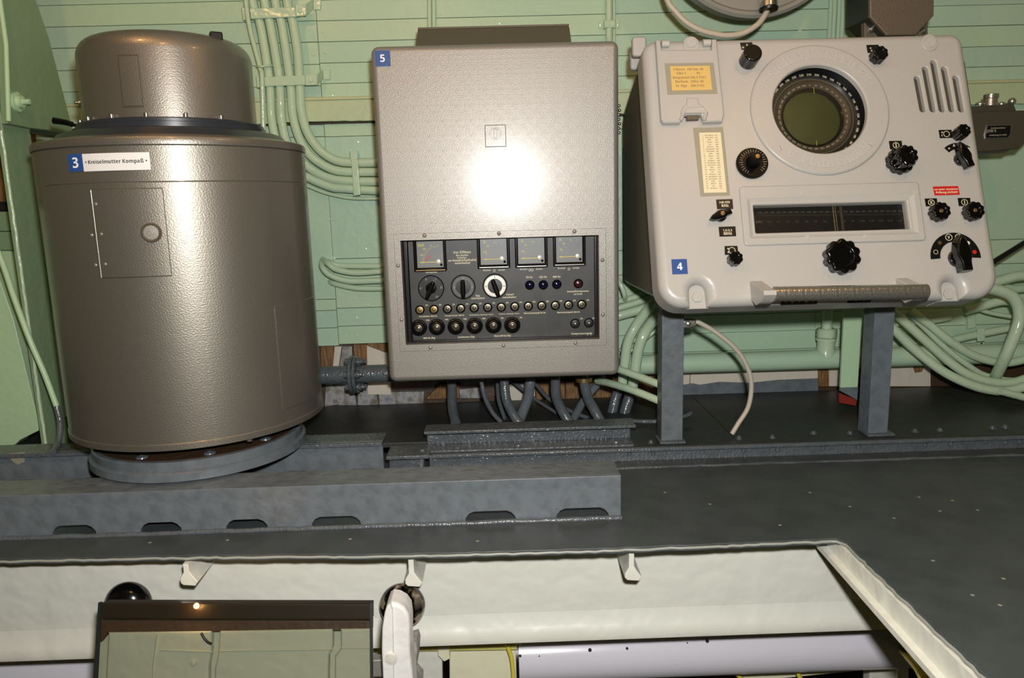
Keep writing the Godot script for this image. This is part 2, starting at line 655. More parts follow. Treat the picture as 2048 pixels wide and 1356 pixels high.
func _ready() -> void:
	rng.seed = 7
	# camera
	var cam := Camera3D.new()
	cam.name = "camera"
	cam.fov = rad_to_deg(2.0 * atan(678.0 / FOCAL))
	cam.near = 0.05
	cam.transform = Transform3D(look, eye)
	add_child(cam)
	cam.current = true
	# surroundings: a closed room, so the sky is black
	var env := Environment.new()
	env.background_mode = Environment.BG_COLOR
	env.background_color = Color(0, 0, 0)
	env.tonemap_mode = Environment.TONE_MAPPER_LINEAR
	env.tonemap_exposure = 1.0
	env.sdfgi_enabled = true
	env.ssao_enabled = true
	env.ssil_enabled = true
	var we := WorldEnvironment.new()
	we.name = "surroundings"
	we.environment = env
	add_child(we)
	# the photographer's flash, above the lens
	var flash := SpotLight3D.new()
	flash.name = "camera_flash"
	flash.position = eye + look * Vector3(0.045, 0.105, 0.03)
	flash.basis = look
	flash.spot_angle = 78.0
	flash.spot_angle_attenuation = 0.9
	flash.spot_range = 12.0
	flash.spot_attenuation = 2.0
	flash.light_color = Color(1.0, 0.992, 0.985)
	flash.light_energy = 2.15
	flash.light_size = 0.025
	flash.shadow_enabled = true
	add_child(flash)
	sans = SystemFont.new()
	sans.font_names = PackedStringArray(["Droid Sans"])
	sans.font_weight = 700
	serif = SystemFont.new()
	serif.font_names = PackedStringArray(["Droid Serif"])
	serif.font_weight = 700
	materials()
	ceiling_lamps()
	room()
	back_wall()
	ledge()
	hull_rib()
	gyro()
	cabinet()
	radio()
	pipes()
	cables()
	upper_fittings()
	below_deck()


func ceiling_lamps() -> void:
	# three small warm halogen lamps under the ceiling, above and behind the photographer
	var k := 0
	for x in [-0.75, -0.25, 0.75]:
		var pos := Vector3(x, 2.40, [1.15, 1.5, 1.3][k])
		var t := thing("ceiling_lamp", ["small round halogen ceiling lamp above the gyro compass", "small round halogen ceiling lamp between the compass and the cabinet", "small round halogen ceiling lamp above the direction finder"][k], "lamp", pos, Basis(), "ceiling lamps")
		var b := Mb.new()
		b.lathe([Vector2(0.03, -0.012), Vector2(0.052, -0.012), Vector2(0.055, 0.0), Vector2(0.055, 0.1), Vector2(0.0, 0.1)], 24)
		part("lamp_housing", b, M.steel, t)
		b = Mb.new()
		b.lathe([Vector2(0.0, -0.006), Vector2(0.022, -0.004), Vector2(0.028, 0.004), Vector2(0.0, 0.012)], 16)
		part("bulb", b, M.warm_glow, t)
		var l := OmniLight3D.new()
		l.name = "lamp_light"
		l.position = Vector3(0, -0.05, 0)
		l.light_color = Color(1.0, 0.76, 0.5)
		l.light_energy = 0.15
		l.light_size = 0.028
		l.omni_range = 12.0
		l.omni_attenuation = 2.0
		l.shadow_enabled = true
		t.add_child(l)
		k += 1


func room() -> void:
	struct("floor", mw().box(Vector3(0, -0.05, 1.5), Vector3(4.4, 0.1, 3.6)), M.room_floor)
	struct("ceiling", mw().box(Vector3(0, 2.55, 1.5), Vector3(4.4, 0.1, 3.6)), M.room_ceiling)
	struct("wall_front", mw().box(Vector3(0, 1.25, 3.25), Vector3(4.4, 2.5, 0.1)), M.room_wall)
	struct("wall_left", mw().box(Vector3(-2.15, 1.25, 1.5), Vector3(0.1, 2.5, 3.4)), M.room_wall)
	struct("wall_right", mw().box(Vector3(2.15, 1.25, 1.5), Vector3(0.1, 2.5, 3.4)), M.room_wall)


func planks(wall: Node3D, x0: float, x1: float, ref: float, rows: Array, k0: int) -> void:
	for i in rows.size() - 1:
		var y1 := zp(ref, rows[i], 0).y
		var y0 := zp(ref, rows[i + 1], 0).y
		var b := mw(wall)
		b.put(Transform3D(Basis(), Vector3(0, 0, rng.randf_range(-0.0012, 0.0012))))
		b.plate(Mb.rrect(Vector2((x0 + x1) / 2, (y0 + y1) / 2), Vector2(x1 - x0 - 0.0010, y1 - y0 - 0.0010), 0.0), -0.02, 0.0, 0.0007, [], 0.0, 0.0, 1)
		part("plank", b, M["green%d" % ((k0 + i * 2) % 3)], wall)


func back_wall() -> void:
	var w := struct("wall_back", mw().box(Vector3(0, 1.25, -0.075), Vector3(4.4, 2.5, 0.1)), M.wood_dark)
	var xa := zp(658, 400, 0).x
	var xc := zp(1657, 40, 0).x
	var y := zp(735, -1.0, 0).y
	planks(w, -2.1, xa, 610, [-330, -216, -102, -45, -1, 42, 84.5, 129, 172, 222], 0)
	planks(w, -2.1, xa, 610, [250, 274, 600, 622.5, 657.5, 693.5], 1)
	planks(w, xa, xc, 735, [-330, -216, -102, -45, -2, 39.5, 81.5, 124, 165, 220], 1)
	planks(w, xa, xc, 735, [246, 271.5, 516, 565, 615, 651, 687], 2)
	planks(w, zp(1236, 600, 0).x, 2.1, 735, [687, 724, 768], 0)
	planks(w, xc, 2.1, 735, [-330, -216, -102, -45, -2, 39.5, 81.5, 124, 165, 220], 2)
	planks(w, xc, 2.1, 735, [222, 516, 565, 615, 651, 687], 0)
	# nail heads along the board ends
	var b := mw(w)
	for q in [[645, 64], [629, 65], [650, 104], [626, 108], [664, 190], [643, 220], [645, 232], [658, 438], [731, 498], [668, 516], [686, 636], [713, 636], [709, 598], [735, 610], [692, 671], [713, 671], [1268, 135], [1403, 47], [1542, 58], [1600, 62], [1404, 686], [1527, 691], [1573, 672], [1608, 671], [500, 66], [640, 20], [880, 30], [1000, 45], [1140, 52], [2005, 230], [2030, 380], [1990, 430], [715, 283], [700, 300]]:
		b.put(out_z(zp(q[0], q[1], 0.0)))
		b.lathe([Vector2(0.0045, -0.001), Vector2(0.004, 0.0012), Vector2(0.0, 0.002)], 10)
	var heads := part("nail_heads", b, M.green_gloss, w)
	heads.set_meta("kind", "stuff")
	# the proud batten along the wall, its lower edge rough
	var y1 := zp(650, 201, 0.02).y
	var y0 := zp(650, 243, 0.02).y
	var o := PackedVector2Array([Vector2(2.1, y1), Vector2(-2.1, y1)])
	var x := -2.1
	while x < 2.1:
		o.append(Vector2(x, y0 + rng.randf_range(-0.0016, 0.0016)))
		x += 0.018
	o.append(Vector2(2.1, y0))
	var t := mw()
	t.plate(o, 0.0, 0.02, 0.0)
	struct("trim_1", t, M.trim_green)
	struct("trim_2", mw().box(Vector3(0, y1 + 0.004, 0.012), Vector3(4.2, 0.008, 0.026), 0.003), M.trim_line)
	# bare boards, stained patches and broken white lining under the planks
	var boards := [
		["wood", [[640, 692], [669, 692], [664, 745], [640, 745]], -0.003], ["wood", [[706, 690], [734, 690], [734, 745], [706, 745]], -0.003], ["wood", [[734, 688], [790, 688], [790, 716], [776, 708], [734, 692]], -0.003], ["wood", [[880, 770], [920, 770], [918, 798], [850, 800]], 0.0], ["wood", [[1072, 766], [1130, 764], [1130, 802], [1072, 806]], -0.002], ["wood", [[1132, 764], [1230, 756], [1230, 796], [1132, 802]], 0.0], ["wood", [[1232, 745], [1362, 738], [1362, 795], [1232, 798]], -0.002],
		["board_white", [[668, 694], [682, 694], [676, 736], [664, 736]], 0.0], ["board_stained", [[684, 694], [703, 694], [703, 736], [678, 736]], 0.001],
		["board_white", [[733, 692], [775, 708], [782, 790], [735, 790]], 0.004], ["board_stained", [[650, 770], [665, 766], [680, 810], [648, 815]], 0.0],
		["board_stained", [[667, 764], [705, 764], [712, 812], [676, 812]], 0.002], ["board_stained", [[716, 765], [752, 790], [756, 812], [714, 812]], 0.0],
		["board_stained", [[756, 786], [848, 784], [846, 808], [758, 812]], 0.003], ["board_stained", [[918, 780], [962, 776], [964, 798], [920, 798]], 0.001],
		["board_white", [[1016, 770], [1070, 766], [1070, 806], [1018, 806]], 0.0],
		["board_white", [[1364, 742], [1381, 742], [1380, 772], [1364, 772]], 0.002], ["board_white", [[1382, 742], [1637, 730], [1637, 772], [1381, 782]], 0.004],
		["wood", [[1638, 730], [1660, 730], [1660, 774], [1636, 774]], 0.003], ["board_white", [[1660, 730], [1682, 730], [1682, 774], [1660, 774]], 0.0],
		["board_white", [[1782, 725], [1864, 722], [1864, 774], [1782, 774]], 0.002], ["wood", [[1822, 718], [1856, 716], [1845, 744], [1832, 746]], 0.006],
		["wood_dark", [[1866, 720], [1985, 715], [1985, 774], [1866, 774]], 0.0],
	]
	for d in boards:
		var m := mw(w)
		m.plate(poly_z(d[1], 0.0), -0.026, -0.008 + d[2], 0.001)
		part("broken_board", m, M[d[0]], w)
	var s := mw(w)
	s.plate(poly_z([[1364, 771], [1386, 767], [1400, 770], [1440, 764], [1500, 766], [1560, 760], [1636, 757], [1636, 785], [1364, 800]], 0.0), -0.02, 0.001, 0.0005)
	part("painted_skirting", s, M.grey_paint, w)


func ragged(pts: Array, amp: float, step := 0.012) -> PackedVector2Array:   # an outline with a rough edge
	var o := PackedVector2Array()
	for i in pts.size() - 1:
		var a: Vector2 = pts[i]; var b: Vector2 = pts[i + 1]
		var c := maxi(1, int(a.distance_to(b) / step))
		for k in c:
			o.append(a.lerp(b, float(k) / c) + Vector2(rng.randf_range(-amp, amp), rng.randf_range(-amp, amp)))
	o.append(pts[-1])
	return o


const FLAT := Basis(Vector3(1, 0, 0), Vector3(0, 0, -1), Vector3(0, 1, 0))   # lays an (x, y) outline flat: x, -z, up


func ledge() -> void:
	# raised platform along the wall
	var t := thing("platform_plate", "dark grey steel platform plate running along the bottom of the planked wall", "platform", Vector3(0.5, 0.953, 0.2))
	var b := mw(t)
	b.put(Transform3D(FLAT, Vector3(0, 0.978, 0)))
	b.plate(PackedVector2Array([Vector2(-1.9, -0.0), Vector2(1.9, 0.0), Vector2(1.9, -0.425), Vector2(-0.155, -0.425), Vector2(-0.165, -0.34), Vector2(-1.9, -0.34)]), 0.0, 0.010, 0.002)
	part("plate", b, M.deck_dark, t)
	b = mw(t)
	b.box(Vector3(0.87, 0.967, 0.416), Vector3(2.06, 0.03, 0.008), 0.002)
	part("web", b, M.grey_gloss, t)
	b = mw(t)
	b.box(Vector3(0.87, 0.982, 0.419), Vector3(2.06, 0.009, 0.022), 0.003)
	part("rim", b, M.grey_gloss, t)
	for q in [[1255, 892], [1303, 892], [1478, 882], [1545, 880], [1627, 872], [1700, 872], [1830, 868], [1880, 866], [1985, 862], [2010, 860]]:
		var p := yp(q[0], q[1] - 6, 0.99)
		b = mw(t)
		b.put(Transform3D(Basis(Vector3.UP, q[0]), Vector3(p.x, 0.988, minf(p.z, 0.40))))
		b.lathe([Vector2(0.008, 0.0), Vector2(0.008, 0.0012), Vector2(0.005, 0.0016), Vector2(0.0046, 0.0065), Vector2(0.0, 0.007)], 6)
		part("bolt", b, M.grey_gloss, t)
		b = mw(t)
		b.put(Transform3D(Basis(), Vector3(p.x, 0.966, 0.424)))
		b.lathe([Vector2(0.0, 0.001), Vector2(0.0045, 0.003), Vector2(0.005, 0.01), Vector2(0.0, 0.012)], 10)
		part("bolt", b, M.grey_gloss, t)
	b = mw(t)
	b.put(Transform3D(FLAT, Vector3(0, 0.988, 0)))
	var c1 := yp(1383, 790, 0.988); var c2 := yp(1463, 868, 0.988)
	var side := Vector3(c2.z - c1.z, 0, c1.x - c2.x).normalized() * 0.0015
	b.plate(PackedVector2Array([Vector2(c1.x - side.x, -c1.z + side.z), Vector2(c2.x - side.x, -c2.z + side.z), Vector2(c2.x + side.x, -c2.z - side.z), Vector2(c1.x + side.x, -c1.z - side.z)]), -0.002, 0.0012, 0.0)
	part("seam", b, M.wood_dark, t, "rusty diagonal seam")
	# lower deck, with the opening in front of the cream beam
	t = thing("deck", "wide dark grey steel deck plate with a worn white front edge and a square opening", "deck", Vector3(0.3, 0.94, 0.8))
	b = mw(t)
	b.put(Transform3D(FLAT, Vector3(0, 0.943, 0)))
	var edge := ragged([Vector2(-1.9, -0.79), Vector2(-0.84, -0.783), Vector2(-0.5, -0.795), Vector2(-0.16, -0.816), Vector2(0.18, -0.821), Vector2(0.538, -0.815), Vector2(0.545, -0.83), Vector2(0.548, -1.6)], 0.0016)
	b.plate(PackedVector2Array([Vector2(1.9, -1.6), Vector2(1.9, -0.30), Vector2(-1.9, -0.30)]) + edge, 0.0, 0.010, 0.0015)
	part("plate", b, M.deck_paint, t)
	# worn edge: bare light paint along the front of the opening
	b = mw(t)
	var lip := []
	for p in edge:
		lip.append(Vector3(p.x, 0.9475 + rng.randf_range(-0.0006, 0.0006), -p.y - 0.0005))
	b.tube(lip, 0.0026, 8)
	part("worn_edge", b, M.worn_edge, t, "worn pale edge")
	b = mw(t)
	for q in [[1866, 1121], [2007, 1157], [1788, 1036], [1700, 1013], [1880, 1022], [1838, 994], [1955, 1020], [1560, 1050], [1420, 1008], [1620, 985], [1945, 1190], [2000, 1210], [1905, 1001], [1330, 985], [700, 1078], [955, 1082], [455, 1080], [300, 1085]]:
		var p := yp(q[0], q[1], 0.953)
		b.put(Transform3D(Basis(Vector3.UP, q[0] * 1.0), Vector3(p.x, 0.9529, p.z)))
		b.lathe([Vector2(0.0035, 0.0), Vector2(0.0022, 0.0005), Vector2(0.0, 0.0006)], 5)
	var chips := part("paint_chips", b, M.tape, t, "small pale paint chips")
	chips.set_meta("kind", "stuff")
	# weld bead along the foot of the platform
	b = mw(t)
	var bead := []
	for i in 60:
		bead.append(Vector3(0.2 + i * 0.03, 0.953 + rng.randf_range(-0.001, 0.001), 0.457 + rng.randf_range(-0.002, 0.002)))
	b.tube(bead, 0.0035, 8)
	part("weld_bead", b, M.grey_gloss, t)
	b = mw(t)
	b.box(Vector3(1.05, 0.9545, 0.438), Vector3(1.7, 0.004, 0.042), 0.001)
	part("doubling_strip", b, M.deck_paint, t)
	# bulb stiffeners under the deck
	for q in [[372, 1158, 0.0], [822, 1160, 0.0], [1262, 1148, 0.0]]:
		var p := zp(q[0], 1112, 0.80)
		var low := zp(q[0], q[1], 0.80)
		b = mw(t)
		var up := 0.943 - low.y
		b.xf = b.base * Transform3D(Basis(), Vector3(p.x, low.y, 0.0))
		b.plate(PackedVector2Array([Vector2(-0.0045, up), Vector2(-0.0045, 0.015), Vector2(-0.011, 0.004), Vector2(-0.011, -0.004), Vector2(-0.007, -0.008), Vector2(0.012, -0.010), Vector2(0.017, -0.003), Vector2(0.008, 0.010), Vector2(0.0045, 0.017), Vector2(0.0045, up)]), 0.68, 0.806, 0.0015)
		part("stiffener", b, M.cream, t, "white painted bulb stiffener")
	# slotted beams that carry the gyro compass
	beam("slotted_beam", "long dark grey slotted beam at the front of the deck under the gyro compass", -1.9, 0.203, 0.704, 0.072, 1.031, [[100, 190, 1046], [278, 362, 1046], [450, 535, 1046], [622, 722, 1042], [930, 1032, 1036], [1112, 1218, 1030]], true)
	beam("slotted_beam", "second slotted beam, behind the front one and partly hidden by the gyro compass", -1.9, -0.25, 0.462, 0.07, 1.031, [[16, 75, 940], [152, 200, 938], [560, 625, 930], [690, 764, 925]], false)
	# white and blue chips on the rear beam
	# channel that the control cabinet's hoses run behind
	t = thing("steel_channel", "dark grey steel channel lying on the platform below the control cabinet", "channel", Vector3(0.057, 0.988, 0.39))
	for d in [["top_flange", Vector3(0.057, 1.0275, 0.378), Vector3(0.455, 0.007, 0.055)], ["web", Vector3(0.055, 1.008, 0.372), Vector3(0.445, 0.035, 0.007)], ["bottom_flange", Vector3(0.052, 0.991, 0.398), Vector3(0.45, 0.006, 0.052)]]:
		b = mw(t)
		b.box(d[1], d[2], 0.0022)
		part(d[0], b, M.grey_gloss, t)
	for x in [-0.10, 0.03, 0.24]:
		b = mw(t)
		b.put(Transform3D(Basis(), Vector3(x, 0.994, 0.408)))
		b.lathe([Vector2(0.008, 0.0), Vector2(0.007, 0.004), Vector2(0.0, 0.005)], 8)
		part("bolt", b, M.grey_gloss, t)
	# end piece of the platform edge with its gusset
	t = thing("edge_bracket", "short dark grey angle with a triangular gusset at the end of the platform edge", "bracket", Vector3(-0.2, 0.953, 0.43))
	b = mw(t)
	b.box(Vector3(-0.20, 0.993, 0.425), Vector3(0.09, 0.008, 0.07), 0.002)
	part("top_plate", b, M.grey_gloss, t)
	b = mw(t)
	b.box(Vector3(-0.205, 0.972, 0.435), Vector3(0.075, 0.036, 0.007), 0.002)
	part("web", b, M.grey_gloss, t)
	b = mw(t)
	b.xf = b.base * Transform3D(Basis(Vector3(0, 0, -1), Vector3.UP, Vector3.RIGHT), Vector3(-0.172, 0, 0))
	b.plate(PackedVector2Array([Vector2(-0.43, 0.953), Vector2(-0.50, 0.953), Vector2(-0.43, 1.0)]), -0.004, 0.004, 0.001)
	part("gusset", b, M.grey_paint, t)
	# support posts of the direction finder
	t = thing("support_post", "flat-fronted dark grey steel post under the direction finder, beside the control cabinet", "post", Vector3(0.362, 0.988, 0.40), Basis(), "posts under the direction finder")
	b = mw(t)
	b.box(Vector3(0.3625, 1.15, 0.40), Vector3(0.0465, 0.324, 0.006), 0.002)
	b.box(Vector3(0.342, 1.15, 0.38), Vector3(0.006, 0.324, 0.04), 0.002)
	part("post", b, M.grey_paint, t)
	b = mw(t)
	b.box(Vector3(0.362, 0.991, 0.39), Vector3(0.056, 0.006, 0.05), 0.002)
	part("foot", b, M.grey_gloss, t)
	t = thing("support_post", "dark grey angle-iron post under the direction finder, beside the thick green cables", "post", Vector3(0.82, 0.988, 0.39), Basis(), "posts under the direction finder")
	b = mw(t)
	b.xf = b.base * Transform3D(Basis(Vector3.RIGHT, Vector3(0, 0, -1), Vector3.UP), Vector3(0, 0, 0))
	var pl := zp(1748, 650, 0.40).x; var pr := zp(1788, 650, 0.40).x
	b.plate(PackedVector2Array([Vector2(pl, -0.40), Vector2(pr, -0.40), Vector2(pr, -0.393), Vector2(pl + 0.006, -0.393), Vector2(pl + 0.006, -0.355), Vector2(pl, -0.355)]), 0.988, 1.315, 0.0)
	part("post", b, M.grey_paint, t)
	b = mw(t)
	b.box(Vector3(0.815, 0.991, 0.385), Vector3(0.06, 0.006, 0.05), 0.002)
	part("foot", b, M.grey_gloss, t)


func beam(called: String, label: String, x0: float, x1: float, z: float, depth: float, top: float, slots: Array, front: bool) -> void:
	var t := thing(called, label, "beam", Vector3((x0 + x1) / 2, 0.953, z), Basis(), "beams under the gyro compass")
	var o := PackedVector2Array([Vector2(x0, top), Vector2(x0, 0.953)])
	for s in slots:
		var a := zp(s[0], s[2], z).x
		var b_ := zp(s[1], s[2], z).x
		o.append_array(PackedVector2Array([Vector2(a, 0.953), Vector2(a + 0.002, 0.962), Vector2(a + 0.008, 0.969), Vector2(a + 0.016, 0.9725), Vector2(b_ - 0.016, 0.9725), Vector2(b_ - 0.008, 0.969), Vector2(b_ - 0.002, 0.962), Vector2(b_, 0.953)]))
	o.append_array(PackedVector2Array([Vector2(x1, 0.953), Vector2(x1, top)]))
	var b := mw(t)
	b.plate(o, z - 0.009, z, 0.0015)
	part("web", b, M.grey_paint, t)
	b = mw(t)
	b.box(Vector3((x0 + x1) / 2, top - 0.0045, z - 0.0085 - depth / 2 + (0.0 if front else 0.016)), Vector3(x1 - x0, 0.008, depth), 0.0015)
	part("flange", b, M.grey_paint if front else M.grey_gloss, t)
	if front:
		b = mw(t)
		var px := []
		for i in 70:
			px.append(Vector3(lerpf(-1.3, x1, i / 69.0), 0.954 + rng.randf_range(-0.001, 0.001), z + 0.004 + rng.randf_range(-0.001, 0.001)))
		b.tube(px, 0.005, 8)
		part("weld_bead", b, M.grey_gloss, t)
	else:
		b = mw(t)
		b.plate(poly_z([[16, 907], [50, 904], [49, 924], [36, 929], [24, 921]], z), z, z + 0.0008, 0.0)
		part("paint_chip", b, M.tape, t, "pale bare patch")


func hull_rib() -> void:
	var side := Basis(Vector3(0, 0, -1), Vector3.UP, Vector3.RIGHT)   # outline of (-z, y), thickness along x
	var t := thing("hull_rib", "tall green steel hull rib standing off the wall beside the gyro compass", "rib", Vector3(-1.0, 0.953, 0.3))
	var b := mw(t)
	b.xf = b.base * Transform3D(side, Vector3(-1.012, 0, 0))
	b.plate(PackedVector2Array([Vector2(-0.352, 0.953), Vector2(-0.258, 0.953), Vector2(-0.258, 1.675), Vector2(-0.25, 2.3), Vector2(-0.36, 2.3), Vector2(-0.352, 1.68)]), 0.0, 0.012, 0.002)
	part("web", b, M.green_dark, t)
	b = mw(t)
	var bead := []
	for i in 60:
		bead.append(Vector3(-1.003 + rng.randf_range(-0.001, 0.001), 0.96 + i * 0.0122, 0.353 + rng.randf_range(-0.001, 0.001)))
	b.tube(bead, 0.0035, 8)
	part("weld_bead", b, M.green_gloss, t)
	b = mw(t)
	b.plate(poly_z([[104, 626], [109, 625], [135, 832], [130, 836]], 0.30), 0.285, 0.30, 0.001)
	part("edge_strip", b, M.worn_edge, t, "worn pale edge strip")
	# the gusset plate above it
	t = thing("gusset_plate", "sloping green gusset plate with a hexagon bolt, above the hull rib", "bracket", Vector3(-0.98, 1.68, 0.25))
	b = mw(t)
	var o := PackedVector2Array()
	for q in [[-40, -160], [58, -160], [72, 0], [98, 75], [145, 256], [146, 273], [15, 247], [8, 90], [-12, -20]]:
		var p := xp(q[0], q[1], -0.985)
		o.append(Vector2(-p.z, p.y))
	b.xf = b.base * Transform3D(side, Vector3(-0.997, 0, 0))
	b.plate(o, 0.0, 0.012, 0.002)
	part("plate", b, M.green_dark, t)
	b = mw(t)
	var e1 := xp(12, 90, -0.98); var e2 := xp(17, 243, -0.98)
	b.tube([e1 + Vector3(0, 0.25, 0), e1, e2], 0.005, 8)
	part("edge_bead", b, M.green_pale, t)
	b = mw(t)
	b.put(out_z(xp(32, 204, -0.985), Vector3.RIGHT))
	b.lathe([Vector2(0.022, 0.0), Vector2(0.021, 0.006), Vector2(0.014, 0.006), Vector2(0.013, 0.014), Vector2(0.0065, 0.014), Vector2(0.006, 0.028), Vector2(0.0, 0.029)], 6)
	part("bolt", b, M.green_pale, t)
	# flat bar in the corner
	var f := mw()
	f.plate(poly_z([[-300, 430], [-60, 420], [0, 562], [27, 640], [78, 850], [76, 862], [40, 880], [32, 888], [0, 905], [-60, 934]], 0.30), 0.26, 0.30, 0.002)
	solo("flat_bar", f, M.green_pale, "broad pale green steel bar leaning in the corner, its lower end rough", "bar")
	# plate between the bar and the rib foot
	f = mw()
	f.plate(poly_z([[62, 740], [112, 728], [133, 833], [78, 862], [60, 790]], 0.24), 0.22, 0.24, 0.002)
	solo("rib_foot", f, M.green_pale, "small green foot plate at the bottom of the hull rib", "bracket")
	f = mw()
	f.xf = Transform3D(side, Vector3(-0.868, 0, 0))
	f.plate(PackedVector2Array([Vector2(-0.36, 1.02), Vector2(-0.30, 1.02), Vector2(-0.24, 1.32), Vector2(-0.36, 1.32)]), -0.002, 0.002, 0.0008)
	t = thing("wall_bolt", "rusty bolt with a dark washer on the green plate behind the gyro compass", "bolt", zp(96, 728, 0.2))
	b = mw(t)
	b.put(out_z(zp(70, 735, 0.19), Vector3(1, 0.1, 0.3)))
	b.lathe([Vector2(0.0, 0.0), Vector2(0.012, 0.0), Vector2(0.012, 0.06), Vector2(0.0, 0.06)], 12)
	part("shank", b, M.board_stained, t)
	b = mw(t)
	b.put(out_z(zp(113, 728, 0.2), Vector3(1, 0.1, 0.3)))
	b.lathe([Vector2(0.0, 0.0), Vector2(0.02, 0.0), Vector2(0.02, 0.008), Vector2(0.01, 0.016), Vector2(0.0, 0.018)], 12)
	part("head", b, M.wood, t)
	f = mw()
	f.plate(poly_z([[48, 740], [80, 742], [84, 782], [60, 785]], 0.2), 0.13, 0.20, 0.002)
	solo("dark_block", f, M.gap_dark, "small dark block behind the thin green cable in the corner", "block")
	# brown board and green locker that show at the picture's edge, beyond the rib
	f = mw()
	f.plate(poly_z([[-400, -60], [-6, -60], [32, 404], [-400, 404]], 0.1), 0.0, 0.10, 0.002)
	solo("brown_board", f, M.wood, "varnished brown wooden board beyond the hull rib", "board")
	t = thing("wall_locker", "grey-green locker with drawer fronts beyond the hull rib, below the brown board", "locker", zp(-20, 520, 0.08))
	for q in [["top", [[-400, 404], [34, 404], [36, 422], [-400, 426]], "gap_dark", 0.09], ["drawer", [[-400, 426], [36, 423], [44, 462], [-400, 464]], "green_dark", 0.11], ["drawer", [[-400, 465], [44, 463], [52, 500], [-400, 502]], "green_dark", 0.11], ["door", [[-400, 503], [52, 501], [90, 700], [-400, 720]], "green_pale", 0.105]]:
		b = mw(t)
		b.plate(poly_z(q[1], 0.10), 0.03, q[3], 0.002)
		part(q[0], b, M[q[2]], t)


# ---------------------------------------------------------------- gyro compass
const AX := Vector3(-0.616, 1.031, 0.445)


func drum_at(x: float, y: float, r: float) -> Vector2:   # (angle round the axis, height over its base) where the sight line meets the drum
	var d := ray(x, y)
	var o := eye - AX
	var a := d.x * d.x + d.z * d.z
	var b := o.x * d.x + o.z * d.z
	var c := o.x * o.x + o.z * o.z - r * r
	var disc := maxf(0.0, b * b - a * c)
	var t := (-b - sqrt(disc)) / a
	var p := o + d * t
	return Vector2(atan2(p.x, p.z), p.y)


func curved(b: Mb, r: float, lo: Vector2, hi: Vector2, thick: float, soft := 0.001) -> Mb:   # a panel bent round the axis
	var seg := maxi(3, int((hi.x - lo.x) * r / 0.008))
	var lists := []
	var rows := [[lo.y, r], [lo.y, r + thick - soft], [lo.y + soft, r + thick], [hi.y - soft, r + thick], [hi.y, r + thick - soft], [hi.y, r]]
	for q in rows:
		var l := []
		for i in seg + 1:
			var a := lerpf(lo.x, hi.x, float(i) / seg)
			l.append(Vector3(sin(a) * q[1], q[0], cos(a) * q[1]))
		lists.append(l)
	for k in rows.size() - 1:
		for i in seg:
			var a0 := lerpf(lo.x, hi.x, float(i) / seg); var a1 := lerpf(lo.x, hi.x, float(i + 1) / seg)
			var n0 := Vector3(sin(a0), 0, cos(a0)); var n1 := Vector3(sin(a1), 0, cos(a1))
			if k == 0: n0 = Vector3.DOWN; n1 = n0
			if k == 4: n0 = Vector3.UP; n1 = n0
			if k == 1: n0 = (n0 + Vector3.DOWN).normalized(); n1 = (n1 + Vector3.DOWN).normalized()
			if k == 3: n0 = (n0 + Vector3.UP).normalized(); n1 = (n1 + Vector3.UP).normalized()
			b.quad(lists[k][i], lists[k][i + 1], lists[k + 1][i + 1], lists[k + 1][i], n0, n1, n1, n0)
	for e in [0, 1]:
		var a := hi.x if e else lo.x
		var i := seg if e else 0
		var o := Vector3(cos(a), 0, -sin(a)) * (1.0 if e else -1.0)
		b.quad(lists[0][i], lists[2][i], lists[3][i], lists[5][i], o, o, o, o)
	return b


func bend(r: float, a0: float, y0: float) -> Callable:
	return func(p: Vector3, n: Vector3) -> Array:
		var a := a0 + p.x / r
		var q := r + p.z
		return [Vector3(sin(a) * q, y0 + p.y, cos(a) * q), Vector3(cos(a) * n.x + sin(a) * n.z, n.y, -sin(a) * n.x + cos(a) * n.z)]


